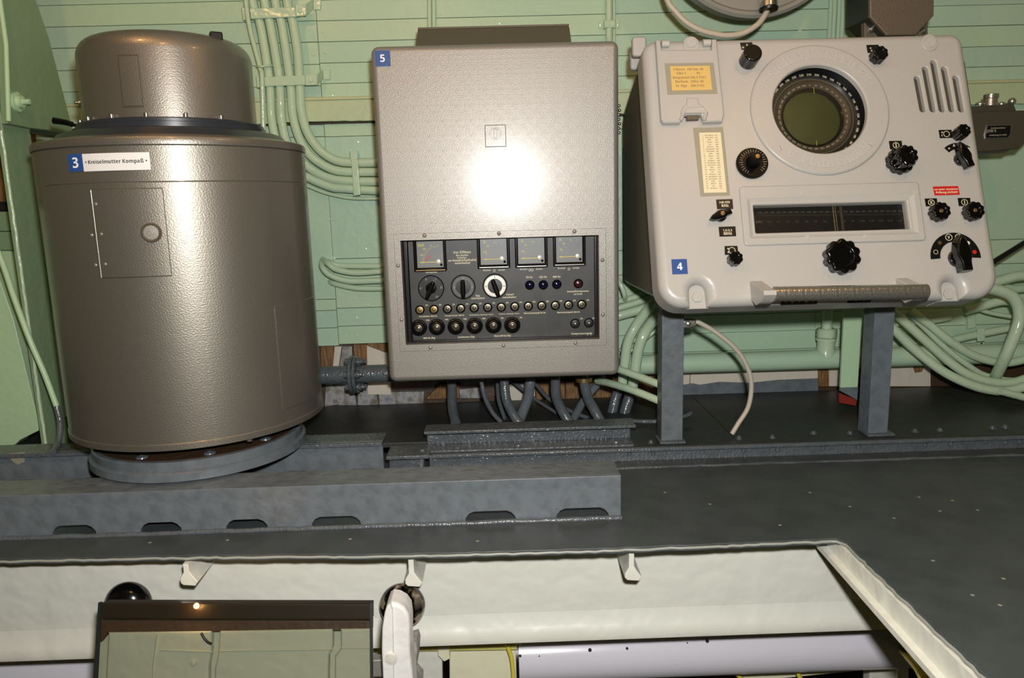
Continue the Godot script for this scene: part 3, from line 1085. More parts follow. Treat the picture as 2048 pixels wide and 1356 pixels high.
func gyro() -> void:
	var t := thing("gyro_compass", "large bronze-grey drum-shaped gyro compass with a domed top, standing on the slotted beams", "compass", AX)
	var R := 0.239
	var h := func(x: float, y: float) -> float: return drum_at(x, y, R).y
	var top: float = h.call(340, 270)
	var seam: float = h.call(340, 288)
	var groove: float = h.call(340, 363)
	var foot: float = h.call(325, 903)
	var b := Mb.new()
	b.lathe([Vector2(0.19, foot + 0.004), Vector2(R, foot), Vector2(R + 0.0015, foot + 0.001), Vector2(R + 0.0015, foot + 0.011), Vector2(R, foot + 0.013), Vector2(R, groove - 0.0012), Vector2(R - 0.001, groove), Vector2(R, groove + 0.0012), Vector2(R, seam - 0.002), Vector2(R - 0.002, seam)], 120)
	part("drum", b, M.hammer_drum, t)
	b = Mb.new()
	b.lathe([Vector2(R - 0.004, seam), Vector2(R + 0.0022, seam), Vector2(R + 0.0026, seam + 0.003), Vector2(R + 0.0026, top - 0.006), Vector2(R + 0.001, top - 0.002), Vector2(R - 0.003, top), Vector2(0.218, top + 0.004)], 120)
	part("lid_rim", b, M.hammer_drum, t)
	b = Mb.new()
	b.lathe([Vector2(0.2185, top + 0.003), Vector2(0.206, top + 0.007), Vector2(0.198, top + 0.016), Vector2(0.19, top + 0.019), Vector2(0.12, top + 0.020)], 96)
	part("lid_shoulder", b, M.collar_blue, t, "dark blue-grey shoulder")
	var c1: float = top + 0.020
	b = Mb.new()
	b.lathe([Vector2(0.12, c1), Vector2(0.166, c1), Vector2(0.168, c1 + 0.002), Vector2(0.168, c1 + 0.010), Vector2(0.165, c1 + 0.011), Vector2(0.165, c1 + 0.016), Vector2(0.162, c1 + 0.018), Vector2(0.12, c1 + 0.0185)], 96)
	part("collar", b, M.collar_blue, t, "dark blue-grey clamping collar")
	var d0: float = c1 + 0.0185
	var crown: float = zp(320, 46, AX.z + 0.11).y - AX.y
	b = Mb.new()
	var prof := [Vector2(0.1522, d0)]
	for i in 11:
		var a := PI / 2 * i / 10
		prof.append(Vector2(0.1525 - 0.034 + 0.034 * cos(a), crown - 0.046 + 0.034 * sin(a)))
	prof.append_array([Vector2(0.08, crown - 0.005), Vector2(0.04, crown - 0.001), Vector2(0.0, crown)])
	b.lathe(prof, 96)
	part("dome", b, M.hammer_drum, t)
	b = Mb.new()
	var lo := drum_at(254, 213, 0.151); var hi := drum_at(276, 112, 0.151)
	curved(b, 0.1516, Vector2(drum_at(248, 200, 0.151).x - 0.016, lo.y - 0.0022), Vector2(drum_at(285, 200, 0.151).x + 0.008, hi.y + 0.0024), 0.0012, 0.0001)
	part("plate_gap", b, M.box_dark, t)
	b = Mb.new()
	curved(b, 0.1516, Vector2(drum_at(248, 200, 0.151).x, lo.y), Vector2(drum_at(285, 200, 0.151).x, hi.y), 0.0020, 0.0007)
	part("cover_plate", b, M.hammer_drum, t)
	b = Mb.new()
	b.put(Transform3D(Basis(Vector3.UP, 0.5), Vector3(0.115, crown - 0.015, 0.055)))
	b.box(Vector3.ZERO, Vector3(0.022, 0.02, 0.018), 0.003)
	part("stop_block", b, M.black_satin, t, "small black block")
	# bolts round the collar
	for a in [-1.05, -0.68, -0.28, 0.12, 0.52, 0.92, -1.5]:
		b = Mb.new()
		b.put(Transform3D(Basis(Vector3.UP, a), Vector3(sin(a) * 0.157, c1 + 0.0183, cos(a) * 0.157)))
		b.lathe([Vector2(0.0045, 0.0), Vector2(0.0045, 0.006), Vector2(0.0025, 0.0075), Vector2(0.0, 0.008)], 6)
		part("collar_bolt", b, M.steel, t)
	for a in [-1.30, -0.95]:
		b = Mb.new()
		b.put(out_z(Vector3(sin(a) * 0.151, d0 + (0.042 if a < -1.0 else 0.06), cos(a) * 0.151), Vector3(sin(a), 0, cos(a))))
		b.lathe([Vector2(0.004, 0.0), Vector2(0.004, 0.008), Vector2(0.002, 0.009), Vector2(0.002, 0.013), Vector2(0.0035, 0.014), Vector2(0.0, 0.016)], 8)
		if a < -1.0:
			part("side_screw", b, M.steel, t)
	# black clamping lever on the collar
	b = Mb.new()
	var lv := zp(158, 252, AX.z + 0.02) - AX
	b.tube([lv, lv + Vector3(-0.018, 0.004, 0.0)], 0.003, 8)
	b.tube(smooth([lv + Vector3(-0.012, 0.003, 0), lv + Vector3(-0.024, 0.007, 0), lv + Vector3(-0.046, 0.011, 0)], 5), 0.005, 10, 0.0065)
	part("clamp_lever", b, M.black_gloss, t, "black clamping lever")
	b = Mb.new()
	var p1 := zp(120, 257, 0.40) - AX; var p2 := zp(64, 256, 0.36) - AX
	b.tube([zp(66, 262, 0.30) - AX, zp(150, 272, AX.z) - AX], 0.006, 10)
	part("link_rod", b, M.black_satin, t, "black link rod behind the lid")
	# door with its lock
	var a0 := drum_at(195, 470, R).x; var a1 := drum_at(334, 470, R).x
	var y1: float = h.call(255, 378); var y0: float = h.call(270, 554)
	b = curved(Mb.new(), R - 0.001, Vector2(a0 - 0.002, y0 - 0.0011), Vector2(a1 + 0.005, y1 + 0.0011), 0.0014, 0.0002)
	part("door_gap", b, M.box_dark, t)
	b = curved(Mb.new(), R - 0.0008, Vector2(a0, y0), Vector2(a1, y1), 0.0028, 0.0008)
	var door := part("access_door", b, M.hammer_drum, t)
	b = Mb.new()
	b.lathe([Vector2(0.0026, y0), Vector2(0.0026, y1)], 8)
	for i in b.v.size():
		b.v[i] += Vector3(sin(a0 - 0.008), 0, cos(a0 - 0.008)) * (R + 0.0004)
	part("hinge", b, M.hammer_drum, door)
	for q in [[193, 408], [204, 468], [212, 528], [183, 470], [191, 530]]:
		var s := drum_at(q[0], q[1], R)
		b = Mb.new()
		b.put(out_z(Vector3(sin(s.x), 0, cos(s.x)) * (R + (0.0018 if q[0] > 192 else 0.0)) + Vector3(0, s.y, 0), Vector3(sin(s.x), 0, cos(s.x))))
		b.lathe([Vector2(0.003, 0.0), Vector2(0.002, 0.001), Vector2(0.0, 0.0015)], 8)
		part("rivet", b, M.hammer, door)
	var lk := drum_at(304, 465, R)
	var lx := out_z(Vector3(sin(lk.x), 0, cos(lk.x)) * (R + 0.0015) + Vector3(0, lk.y, 0), Vector3(sin(lk.x), 0, cos(lk.x)))
	b = Mb.new()
	b.put(lx)
	b.lathe([Vector2(0.0165, 0.0), Vector2(0.0165, 0.003), Vector2(0.0145, 0.005), Vector2(0.0125, 0.003), Vector2(0.0, 0.003)], 28)
	var lock := part("lock", b, M.hammer_brown, door, "round lock with a slotted centre")
	b = Mb.new()
	b.put(lx)
	b.lathe([Vector2(0.0115, 0.0), Vector2(0.0115, 0.0045), Vector2(0.0, 0.005)], 28)
	b.box(Vector3(0.001, 0.0052, 0.001), Vector3(0.011, 0.0008, 0.003))
	part("lock_barrel", b, M.hammer, door)
	# plate on the shaded side
	var e0 := drum_at(556, 700, R).x
	b = curved(Mb.new(), R - 0.0008, Vector2(e0, h.call(563, 821)), Vector2(e0 + 0.62, h.call(553, 611)), 0.0026, 0.001)
	part("side_plate", b, M.hammer_drum, t)
	# the museum's number and name
	var n0 := drum_at(138, 327, R); var n1 := drum_at(167, 326, R); var n2 := drum_at(300, 320, R)
	var ny0: float = h.call(230, 340.5); var ny1: float = h.call(230, 305)
	b = curved(Mb.new(), R, Vector2(n0.x, ny0), Vector2(n1.x, ny1), 0.0012, 0.0002)
	var num := part("number_label", b, M.blue_label, t, "blue square label with a white 3")
	b = Mb.new()
	b.text("3", 0.017, sans, 0.0003, bend(R + 0.0013, (n0.x + n1.x) / 2, (ny0 + ny1) / 2))
	part("lettering", b, M.pure_white, num)
	b = curved(Mb.new(), R, Vector2(n1.x, ny0 - 0.0005), Vector2(n2.x, ny1 - 0.0005), 0.0012, 0.0002)
	var tag_ := part("name_label", b, M.white_label, t, "white name label")
	b = Mb.new()
	b.text("• Kreiselmutter Kompaß •", 0.0060, sans, 0.0003, bend(R + 0.0013, (n1.x + n2.x) / 2, (ny0 + ny1) / 2))
	part("lettering", b, M.dark_print, tag_)
	# the round foot and the pedestal
	var fz := Vector3(0.004, 0, 0.028)
	b = Mb.new()
	b.put(Transform3D(Basis(), fz))
	b.lathe([Vector2(0.0, 0.001), Vector2(0.196, 0.001), Vector2(0.203, 0.004), Vector2(0.203, 0.018), Vector2(0.200, 0.021), Vector2(0.197, 0.022), Vector2(0.197, 0.035), Vector2(0.194, 0.038), Vector2(0.18, 0.0385), Vector2(0.0, 0.0385)], 96)
	part("base_flange", b, M.grey_paint, t, "grey painted round foot")
	b = Mb.new()
	b.put(Transform3D(Basis(), fz))
	b.lathe([Vector2(0.188, 0.0385), Vector2(0.188, 0.0398), Vector2(0.15, 0.0402)], 64)
	b.lathe([Vector2(0.15, 0.0402), Vector2(0.13, 0.044), Vector2(0.12, 0.046), Vector2(0.12, foot + 0.01)], 64)
	part("pedestal", b, M.wood_dark, t, "stained inner pedestal")
	for a in [-1.0, -0.25, 0.45, 1.1]:
		b = Mb.new()
		b.put(Transform3D(Basis(), Vector3(sin(a) * 0.172, 0.0395, cos(a) * 0.172) + fz))
		b.lathe([Vector2(0.011, 0.0), Vector2(0.010, 0.003), Vector2(0.006, 0.004), Vector2(0.0, 0.006)], 10)
		part("base_bolt", b, M.grey_gloss, t)
	b = Mb.new()
	b.put(Transform3D(Basis(), Vector3(sin(0.72) * 0.225, foot - 0.008, cos(0.72) * 0.225)))
	b.lathe([Vector2(0.0, 0.0), Vector2(0.006, 0.001), Vector2(0.006, 0.011)], 8)
	part("foot_screw", b, M.steel, t)


# ---------------------------------------------------------------- control cabinet
func fan(b: Mb, at: Vector3, dir: Vector3, profile: Array, segs := 24) -> Mb:
	b.put(out_z(at, dir))
	b.lathe(profile, segs)
	return b


func cabinet() -> void:
	var t := thing("control_cabinet", "tall grey hammer-finish control cabinet with a dark instrument panel behind a window", "cabinet", Vector3(0.005, 1.128, 0.175))
	var Z := 0.35
	var x0 := (zp(738, 100, Z).x + zp(780, 760, Z).x) / 2; var x1 := (zp(1238, 85, Z).x + zp(1240, 745, Z).x) / 2
	var y0 := (zp(783, 767, Z).y + zp(1231, 750, Z).y) / 2; var y1 := (zp(745, 95, Z).y + zp(1230, 76, Z).y) / 2
	var wx0 := (zp(800, 481, Z).x + zp(813, 690, Z).x) / 2; var wx1 := (zp(1197, 471, Z).x + zp(1199, 677, Z).x) / 2
	var wy0 := (zp(813, 690, Z).y + zp(1199, 677, Z).y) / 2; var wy1 := (zp(800, 481, Z).y + zp(1197, 471, Z).y) / 2
	var window := PackedVector2Array([Vector2(wx0, wy0), Vector2(wx1, wy0), Vector2(wx1, wy1), Vector2(wx0, wy1)])
	var body := Mb.rrect(Vector2((x0 + x1) / 2, (y0 + y1) / 2), Vector2(x1 - x0, y1 - y0), 0.016, 5)
	var b := mw(t)
	b.plate(body, 0.312, Z, 0.013, [window], 0.0006, 0.0, 5)
	part("front_cover", b, M.hammer, t)
	b = mw(t)
	b.plate(Mb.inset(Mb.ccw(body), -0.0035), 0.304, 0.312, 0.0015, [], 0.0, 0.0, 1)
	part("cover_flange", b, M.rim_bright, t, "bright flange behind the cover")
	b = mw(t)
	b.plate(Mb.inset(Mb.ccw(body), 0.004), 0.0, 0.304, 0.0)
	part("case", b, M.hammer, t)
	# window frame
	var fx0 := (zp(787, 467, Z).x + zp(800, 704, Z).x) / 2; var fx1 := (zp(1212, 456, Z).x + zp(1213, 690, Z).x) / 2
	var fy0 := (zp(800, 704, Z).y + zp(1212, 690, Z).y) / 2; var fy1 := (zp(787, 467, Z).y + zp(1212, 457, Z).y) / 2
	b = mw(t)
	b.plate(Mb.rrect(Vector2((fx0 + fx1) / 2, (fy0 + fy1) / 2), Vector2(fx1 - fx0, fy1 - fy0), 0.004, 3), Z - 0.001, Z + 0.0013, 0.0008, [window], 0.0005, 0.0, 2)
	var frame := part("window_frame", b, M.hammer, t)
	for q in [[849, 471], [998, 467], [1149, 463], [796, 531], [803, 639], [1205, 520], [1206, 629], [861, 695], [1007, 691], [1151, 686]]:
		b = fan(mw(frame), zp(q[0], q[1], Z + 0.001), Vector3.BACK, [Vector2(0.0046, 0.0), Vector2(0.0042, 0.0018), Vector2(0.0025, 0.0030), Vector2(0.0, 0.0034)], 12)
		part("frame_screw", b, M.hammer, frame)
	# maker's plate
	var c := zp(991, 272, Z)
	b = mw(t)
	b.at(c.x, c.y, c.z)
	b.plate(Mb.rrect(Vector2(), Vector2(0.0435, 0.0445), 0.001, 2), -0.001, 0.0006, 0.0)
	part("maker_plate_edge", b, M.box_dark, t)
	b = mw(t)
	b.at(c.x, c.y, c.z)
	b.plate(Mb.rrect(Vector2(), Vector2(0.0415, 0.0425), 0.001, 2), -0.001, 0.0016, 0.0005, [], 0.0, 0.0, 1)
	b.plate(Mb.circle(Vector2(0, 0.005), 0.0125, 36), 0.0015, 0.0030, 0.0004, [Mb.circle(Vector2(0, 0.005), 0.0100, 36)], 0.0003, 0.0, 1)
	b.plate(Mb.stadium(Vector2(0, -0.001), Vector2(0, 0.011), 0.0040), 0.0015, 0.0030, 0.0004, [Mb.stadium(Vector2(0, -0.001), Vector2(0, 0.011), 0.0024)], 0.0003, 0.0, 1)
	b.box(Vector3(-0.006, 0.006, 0.0022), Vector3(0.004, 0.0012, 0.001))
	b.box(Vector3(0.006, 0.006, 0.0022), Vector3(0.004, 0.0012, 0.001))
	b.put(Transform3D(Basis(), c + Vector3(0, -0.0145, 0.0020)))
	b.text("ANSCHÜTZ", 0.0048, sans, 0.0008)
	part("maker_plate", b, M.hammer, t, "embossed maker's plate with a ring emblem")
	c = zp(765.5, 117, Z)
	b = mw(t)
	b.at(c.x, c.y, c.z)
	b.plate(Mb.rrect(Vector2(), Vector2(0.0305, 0.0305), 0.0), -0.001, 0.0012, 0.0)
	var num := part("number_label", b, M.blue_label, t, "blue square label with a white 5")
	b = mw(num)
	b.at(c.x, c.y, c.z + 0.0013)
	b.text("5", 0.0145, sans, 0.0003)
	part("lettering", b, M.pure_white, num)
	# hood on top
	b = mw(t)
	var hy := y1 - 0.004
	var f0 := Vector3(zp(829, 84, 0.30).x, hy, 0.30); var f1 := Vector3(zp(1144, 74, 0.30).x, hy, 0.30)
	var g0 := zp(836, 59, 0.19); var g1 := zp(1138, 48, 0.19)
	g0.y = (g0.y + g1.y) / 2; g1.y = g0.y
	var h0 := Vector3(f0.x, hy, 0.05); var h1 := Vector3(f1.x, hy, 0.05)
	var k0 := Vector3(g0.x, g0.y, 0.05); var k1 := Vector3(g1.x, g0.y, 0.05)
	b.face(f0, f1, g1, g0, Vector3(0, 1, 1)); b.face(g0, g1, k1, k0, Vector3.UP); b.face(f0, g0, k0, h0, Vector3.LEFT)
	b.face(f1, g1, k1, h1, Vector3.RIGHT); b.face(h0, h1, k1, k0, Vector3.FORWARD); b.face(f0, f1, h1, h0, Vector3.DOWN)
	b.tube([g0, g1], 0.0022, 8)
	part("top_hood", b, M.hammer_brown, t, "dark sloping hood")
	# bead chain beside the cover
	for i in 7:
		b = mw(t)
		b.ball(Vector3(x1 + 0.0035 + 0.001 * sin(i * 2.0), zp(1242, 211 + i * 9.0, 0.33).y, 0.325), 0.0035, 10)
		part("chain_bead", b, M.steel, t)
	panel(t, wx0, wx1, wy0, wy1)


func cp(x: float, y: float, z := 0.3135) -> Vector3:
	return zp(x, y, z)


func panel(t: Node3D, wx0: float, wx1: float, wy0: float, wy1: float) -> void:
	var PZ := 0.3135
	var b := mw(t)
	b.box(Vector3((wx0 + wx1) / 2, (wy0 + wy1) / 2, PZ - 0.0003), Vector3(wx1 - wx0 + 0.006, wy1 - wy0 + 0.006, 0.0006))
	var pan := part("instrument_panel", b, M.panel_black, t, "dark instrument panel")
	b = mw(pan)
	b.box(Vector3(wx0 + 0.006, (wy0 + wy1) / 2, PZ + 0.005), Vector3(0.012, wy1 - wy0, 0.012), 0.004)
	b.box(Vector3((wx0 + wx1) / 2, wy0 + 0.002, PZ + 0.008), Vector3(wx1 - wx0, 0.003, 0.016), 0.001)
	b.box(Vector3(wx1 - 0.003, (wy0 + wy1) / 2, PZ + 0.005), Vector3(0.006, wy1 - wy0, 0.012), 0.002)
	part("panel_edging", b, M.black_metal, pan)
	# meters
	var k := 0
	for q in [[860, 509], [987, 503], [1062.5, 501], [1138.5, 498]]:
		var c := cp(q[0], q[1], PZ + 0.010)
		var s := 0.0565
		var m := Node3D.new()
		m.name = numbered("meter", t)
		t.add_child(m, true)
		m.position = c - (t.position)
		b = mw(m)
		b.at(c.x, c.y, PZ)
		b.plate(Mb.rrect(Vector2(0, -0.001), Vector2(s + 0.014, s + 0.014), 0.002, 2), 0.0, 0.014, 0.0025, [Mb.rrect(Vector2(), Vector2(s + 0.001, s + 0.001), 0.001, 2)], 0.0025, 0.0, 2)
		part("bezel", b, M.black_gloss, m)
		b = mw(m)
		b.box(Vector3(c.x, c.y - s / 2 - 0.0055, PZ + 0.0142), Vector3(s + 0.008, 0.0022, 0.002), 0.0007)
		part("bezel_glint", b, M.brass if k == 0 else M.steel, m)  # bevel edge as a bar, lamp reflection put into its metal
		b = mw(m)
		b.at(c.x, c.y, PZ)
		b.box(Vector3(0, 0, 0.0045), Vector3(s, s, 0.009))
		part("dial_face", b, M.meter_face, m)
		b = mw(m)
		b.at(c.x, c.y, PZ + 0.0098)
		b.box(Vector3(-0.001, -0.0165, 0), Vector3(0.034, 0.0016, 0.0008))
		b.plate(PackedVector2Array([Vector2(-0.024, -0.0165), Vector2(-0.016, -0.0185), Vector2(-0.016, -0.0145)]), -0.0003, 0.0005)
		part("needle", b, M.yellow_print, m)
		b = mw(m)
		fan(b, Vector3(c.x + 0.0175, c.y - 0.0155, PZ + 0.009), Vector3.BACK, [Vector2(0.0048, 0.0), Vector2(0.0048, 0.002), Vector2(0.0035, 0.0026), Vector2(0.0, 0.0026)], 18)
		part("hub", b, M.silver_ring, m)
		b = mw(m)
		fan(b, Vector3(c.x + 0.0235, c.y - 0.0225, PZ + 0.009), Vector3.BACK, [Vector2(0.0027, 0.0), Vector2(0.0027, 0.0015), Vector2(0.0, 0.0022)], 12)
		part("zero_screw", b, M.black_gloss, m)
		b = mw(m)
		for i in 11:
			var a := PI - PI / 2 * i / 10.0
			if k > 0 and i % 2 == 1:
				continue
			var o := Vector2(0.0175, -0.0155) + Vector2(cos(a), sin(a)) * 0.034
			b.put(Transform3D(Basis(Vector3.BACK, a), Vector3(c.x + o.x, c.y + o.y, PZ + 0.0091)))
			b.box(Vector3.ZERO, Vector3(0.004 if i % 5 == 0 else 0.0025, 0.0007, 0.0004))
		if k == 0:
			for i in 20:
				var a := PI - PI / 2 * (i + 0.5) / 20.0
				var o := Vector2(0.0175, -0.0155) + Vector2(cos(a), sin(a)) * 0.032
				b.put(Transform3D(Basis(Vector3.BACK, a), Vector3(c.x + o.x, c.y + o.y, PZ + 0.0091)))
				b.box(Vector3.ZERO, Vector3(0.0006, 0.0027, 0.0004))
		b.put(Transform3D(Basis(), Vector3(c.x - 0.019, c.y + 0.0205, PZ + 0.0092)))
		b.text("mA" if k == 0 else "A", 0.0065, sans)
		for d in [["10", -0.0185, -0.001], ["5", 0.003, 0.019], ["20", -0.012, 0.012]]:
			b.put(Transform3D(Basis(), Vector3(c.x + d[1], c.y + d[2], PZ + 0.0092)))
			b.text(d[0], 0.0042, sans)
		part("scale", b, M.yellow_print, m)
		if k == 0:
			b = mw(m)
			b.put(Transform3D(Basis(Vector3.BACK, 0.95), Vector3(c.x - 0.004, c.y - 0.005, PZ + 0.0105)))
			b.box(Vector3(-0.003, 0, 0), Vector3(0.012, 0.0032, 0.001))
			part("red_pointer", b, M.red_dot, m, "red set pointer")
		k += 1
	# switches
	k = 0
	for q in [[862.5, 576, 0.0285], [926.5, 573.5, 0.027], [990, 571.5, 0.027]]:
		var c := cp(q[0], q[1])
		var m := Node3D.new()
		m.name = numbered("rotary_switch", t)
		t.add_child(m, true)
		m.position = c - t.position
		b = fan(mw(m), c, Vector3.BACK, [Vector2(q[2], 0.0), Vector2(q[2], 0.004), Vector2(q[2] - 0.002, 0.006), Vector2(0.0, 0.006)], 40)
		part("base", b, M.black_satin, m)
		if k > 0:
			b = fan(mw(m), c, Vector3.BACK, [Vector2(q[2] - 0.003, 0.0058), Vector2(q[2] - 0.004, 0.0068), Vector2(0.016, 0.0068), Vector2(0.016, 0.0058)], 40)
			part("ring", b, M.grey_knob if k == 1 else M.silver_ring, m, "grey ring" if k == 1 else "silvery white ring")
			b = fan(mw(m), c, Vector3.BACK, [Vector2(0.0162, 0.0058), Vector2(0.0155, 0.0082), Vector2(0.0, 0.0085)], 32)
			part("hub", b, M.black_satin, m)
		else:
			b = fan(mw(m), c, Vector3.BACK, [Vector2(0.012, 0.006), Vector2(0.0105, 0.013), Vector2(0.0, 0.014)], 28)
			part("hub", b, M.black_gloss, m)
		b = mw(m)
		b.put(Transform3D(Basis(Vector3.BACK, [-0.42, 0.0, 0.32][k]), c + Vector3(0, 0, 0.008)))
		b.plate(PackedVector2Array([Vector2(-0.005, 0.013), Vector2(-0.003, 0.017), Vector2(0.003, 0.017), Vector2(0.005, 0.013), Vector2(0.0055, -0.012), Vector2(0.0035, -0.024), Vector2(-0.0035, -0.024), Vector2(-0.0055, -0.012)]), 0.0, 0.014, 0.004)
		part("pointer_handle", b, M.black_gloss, m)
		b = mw(m)
		var marks := [["0", -0.010, 0.0195], ["I", 0.011, 0.0195], ["II", 0.0225, 0.001], ["IV", 0.012, -0.019], ["V", -0.011, -0.019], ["4", -0.0225, 0.001]] if k == 0 else [["o", -0.0195, 0.0], ["o", 0.0195, 0.0], ["I", 0.0, 0.0195]]
		for d in marks:
			b.put(Transform3D(Basis(), c + Vector3(d[1], d[2], 0.0062 if k == 0 else 0.0071)))
			b.text(d[0], 0.0045, sans)
		part("marks", b, M.dim_print if k < 2 else M.dark_print, m)
		k += 1
	# indicator lamps
	k = 0
	for q in [[1059.5, 570], [1086.5, 569.5], [1113.5, 568.5], [1156.5, 567]]:
		var c := cp(q[0], q[1])
		b = fan(mw(t), c, Vector3.BACK, [Vector2(0.0105, 0.0), Vector2(0.0105, 0.003), Vector2(0.0095, 0.0048), Vector2(0.008, 0.0035), Vector2(0.0078, 0.001)], 28)
		var m := part("indicator_lamp", b, M.black_gloss, t)
		b = fan(mw(m), c, Vector3.BACK, [Vector2(0.0079, 0.001), Vector2(0.0075, 0.0028), Vector2(0.004, 0.004), Vector2(0.0, 0.0044)], 24)
		part("lens", b, M.lamp_blue if k < 3 else M.lamp_red, m, "dark blue lens" if k < 3 else "dull red lens")
		k += 1
	# fuse holders
	for q in [[840, 619.5], [868, 618.5], [895, 617.5], [921.5, 616.5], [948.5, 615.5], [975.5, 614.5], [1002.5, 614], [1029.5, 613], [1056.5, 612], [1083.5, 611], [1110.5, 610.5], [1137, 609.5], [1163.5, 608.5]]:
		var c := cp(q[0], q[1])
		b = fan(mw(t), c, Vector3.BACK, [Vector2(0.0105, 0.0), Vector2(0.0103, 0.005), Vector2(0.0092, 0.007), Vector2(0.0078, 0.0055), Vector2(0.0070, 0.002)], 24)
		var m := part("fuse_holder", b, M.black_gloss, t)
		b = fan(mw(m), c, Vector3.BACK, [Vector2(0.0072, 0.0012), Vector2(0.0038, 0.0016), Vector2(0.0034, 0.0036), Vector2(0.0018, 0.0045), Vector2(0.0, 0.0046)], 18)
		part("fuse_cap", b, M.brass if q[0] < 880 else M.fuse_metal, m, "metal fuse cap")
	for q in [[838, 655], [874, 653.5], [911.5, 652.5], [949.5, 651], [987, 650], [1024.5, 649.5]]:
		var c := cp(q[0], q[1])
		b = fan(mw(t), c, Vector3.BACK, [Vector2(0.0182, 0.0), Vector2(0.0180, 0.006), Vector2(0.0168, 0.009), Vector2(0.0145, 0.0105), Vector2(0.0135, 0.0085), Vector2(0.0120, 0.012), Vector2(0.0100, 0.013), Vector2(0.0088, 0.009)], 32)
		var m := part("screw_fuse", b, M.black_satin, t)
		b = fan(mw(m), c, Vector3.BACK, [Vector2(0.0082, 0.009), Vector2(0.0078, 0.0125), Vector2(0.0062, 0.013), Vector2(0.0058, 0.010), Vector2(0.0045, 0.0105), Vector2(0.0042, 0.013), Vector2(0.0, 0.0142)], 24)
		part("fuse_contact", b, M.fuse_metal, m, "bright fuse contact")
	for q in [[1150, 646.5], [1177.5, 645]]:
		var c := cp(q[0], q[1])
		b = fan(mw(t), c, Vector3.BACK, [Vector2(0.0108, 0.0), Vector2(0.0105, 0.006), Vector2(0.0085, 0.0085), Vector2(0.004, 0.009), Vector2(0.0, 0.009)], 24)
		var m := part("fuse_plug", b, M.black_satin, t)
		b = fan(mw(m), c, Vector3.BACK, [Vector2(0.0027, 0.0088), Vector2(0.0022, 0.0098), Vector2(0.0, 0.01)], 12)
		part("centre_pin", b, M.steel, m)
	# printed lettering
	b = mw(pan)
	for d in [["Vor Öffnen", 924, 504.5, 0.0052], ["des Geräts", 924, 510.5, 0.0038], ["Schalter", 924, 515.5, 0.0038], ["an Hauptschalttafel", 924.5, 520.5, 0.0046], ["ausschalten", 925, 526, 0.0042], ["Verstärker", 862.5, 544.5, 0.0036],
			["Kreisel", 973.5, 540.5, 0.0036], ["strom", 1003, 540, 0.0036], ["Kreisel", 1047, 538.5, 0.0036], ["strom", 1078, 538, 0.0036], ["Kreisel", 1123, 536.5, 0.0036], ["strom", 1152, 536, 0.0036],
			["Zhp", 955.5, 591.5, 0.0038], ["einschalten", 956, 596.5, 0.0038], ["Anlauf", 1020, 589, 0.0038], ["umschalten", 1019, 594.5, 0.0038],
			["50 Hz", 1058.5, 554.5, 0.0040], ["333 Hz", 1086, 554, 0.0040], ["400 Hz", 1113, 553.5, 0.0040], ["Kompaßtemperatur", 1156, 582.5, 0.0036], ["zu hoch", 1156, 588, 0.0036],
			["Verstärker 400 Hz", 856, 632.5, 0.0034], ["Pumpenmotor 400 Hz", 909, 631, 0.0030], ["Tochterkomp. Systemph. 400 Hz", 962.5, 629.5, 0.0025], ["Tochterk. Systemph. 333 Hz", 1018, 627.5, 0.0025], ["Mutterkompaß 50 Hz", 1069.5, 626, 0.0034], ["Mutterkompaß 333 Hz", 1137, 624.5, 0.0034],
			["400 Hz Zhp", 858.5, 676, 0.0038], ["Umformer Zhp", 932.5, 674, 0.0038], ["Netz 50 Hz Zhp", 1005, 671.5, 0.0038], ["Temperaturregelg.", 1163.5, 667, 0.0038]]:
		b.put(Transform3D(Basis(), cp(d[1], d[2], PZ + 0.0002)))
		b.text(d[0], d[3], sans, 0.0002, null, HORIZONTAL_ALIGNMENT_CENTER, 3.0)
	for i in 13:
		b.put(Transform3D(Basis(), cp(853.5 + i * 26.85, 610.5 - i * 0.87, PZ + 0.0002)))
		b.text("2A" if i in [2, 3] else "6A", 0.0034, sans, 0.0002, null, HORIZONTAL_ALIGNMENT_CENTER, 3.0)
	for q in [[855.5, 640.5, "10A"], [893, 639, "10A"], [930, 638, "10A"], [967.5, 637, "10A"], [1004.5, 636, "6A"], [1042, 635, "6A"], [1163, 637, "2A"], [1187, 636.5, "2A"]]:
		b.put(Transform3D(Basis(), cp(q[0], q[1], PZ + 0.0002)))
		b.text(q[2], 0.0034, sans, 0.0002, null, HORIZONTAL_ALIGNMENT_CENTER, 3.0)
	# small symbols between the words under the ammeters
	for q in [[988.5, 541], [1059.5, 540], [1064.5, 540], [1138, 538]]:
		var c := cp(q[0], q[1], PZ)
		b.at(c.x, c.y, c.z)
		b.plate(Mb.circle(Vector2(), 0.0028, 16), 0.0, 0.0004, 0.0, [Mb.circle(Vector2(), 0.0018, 16)])
	part("lettering", b, M.white_print, pan, "cream printed words")


# ---------------------------------------------------------------- direction finder
const RO := Vector3(0.597, 1.31, 0.62)
const TILT := -20.0


func rp(x: float, y: float, w := 0.0) -> Vector3:   # in the front's own axes: right, up, out
	var turn := Basis(Vector3.RIGHT, deg_to_rad(TILT))
	return turn.inverse() * (pp(x, y, RO + turn.z * w, turn.z) - RO)


func r2(x: float, y: float, w := 0.0) -> Vector2:
	var p := rp(x, y, w)
	return Vector2(p.x, p.y)


func rpoly(px: Array, w := 0.0) -> PackedVector2Array:
	var o := PackedVector2Array()
	for q in px:
		o.append(r2(q[0], q[1], w))
	return o


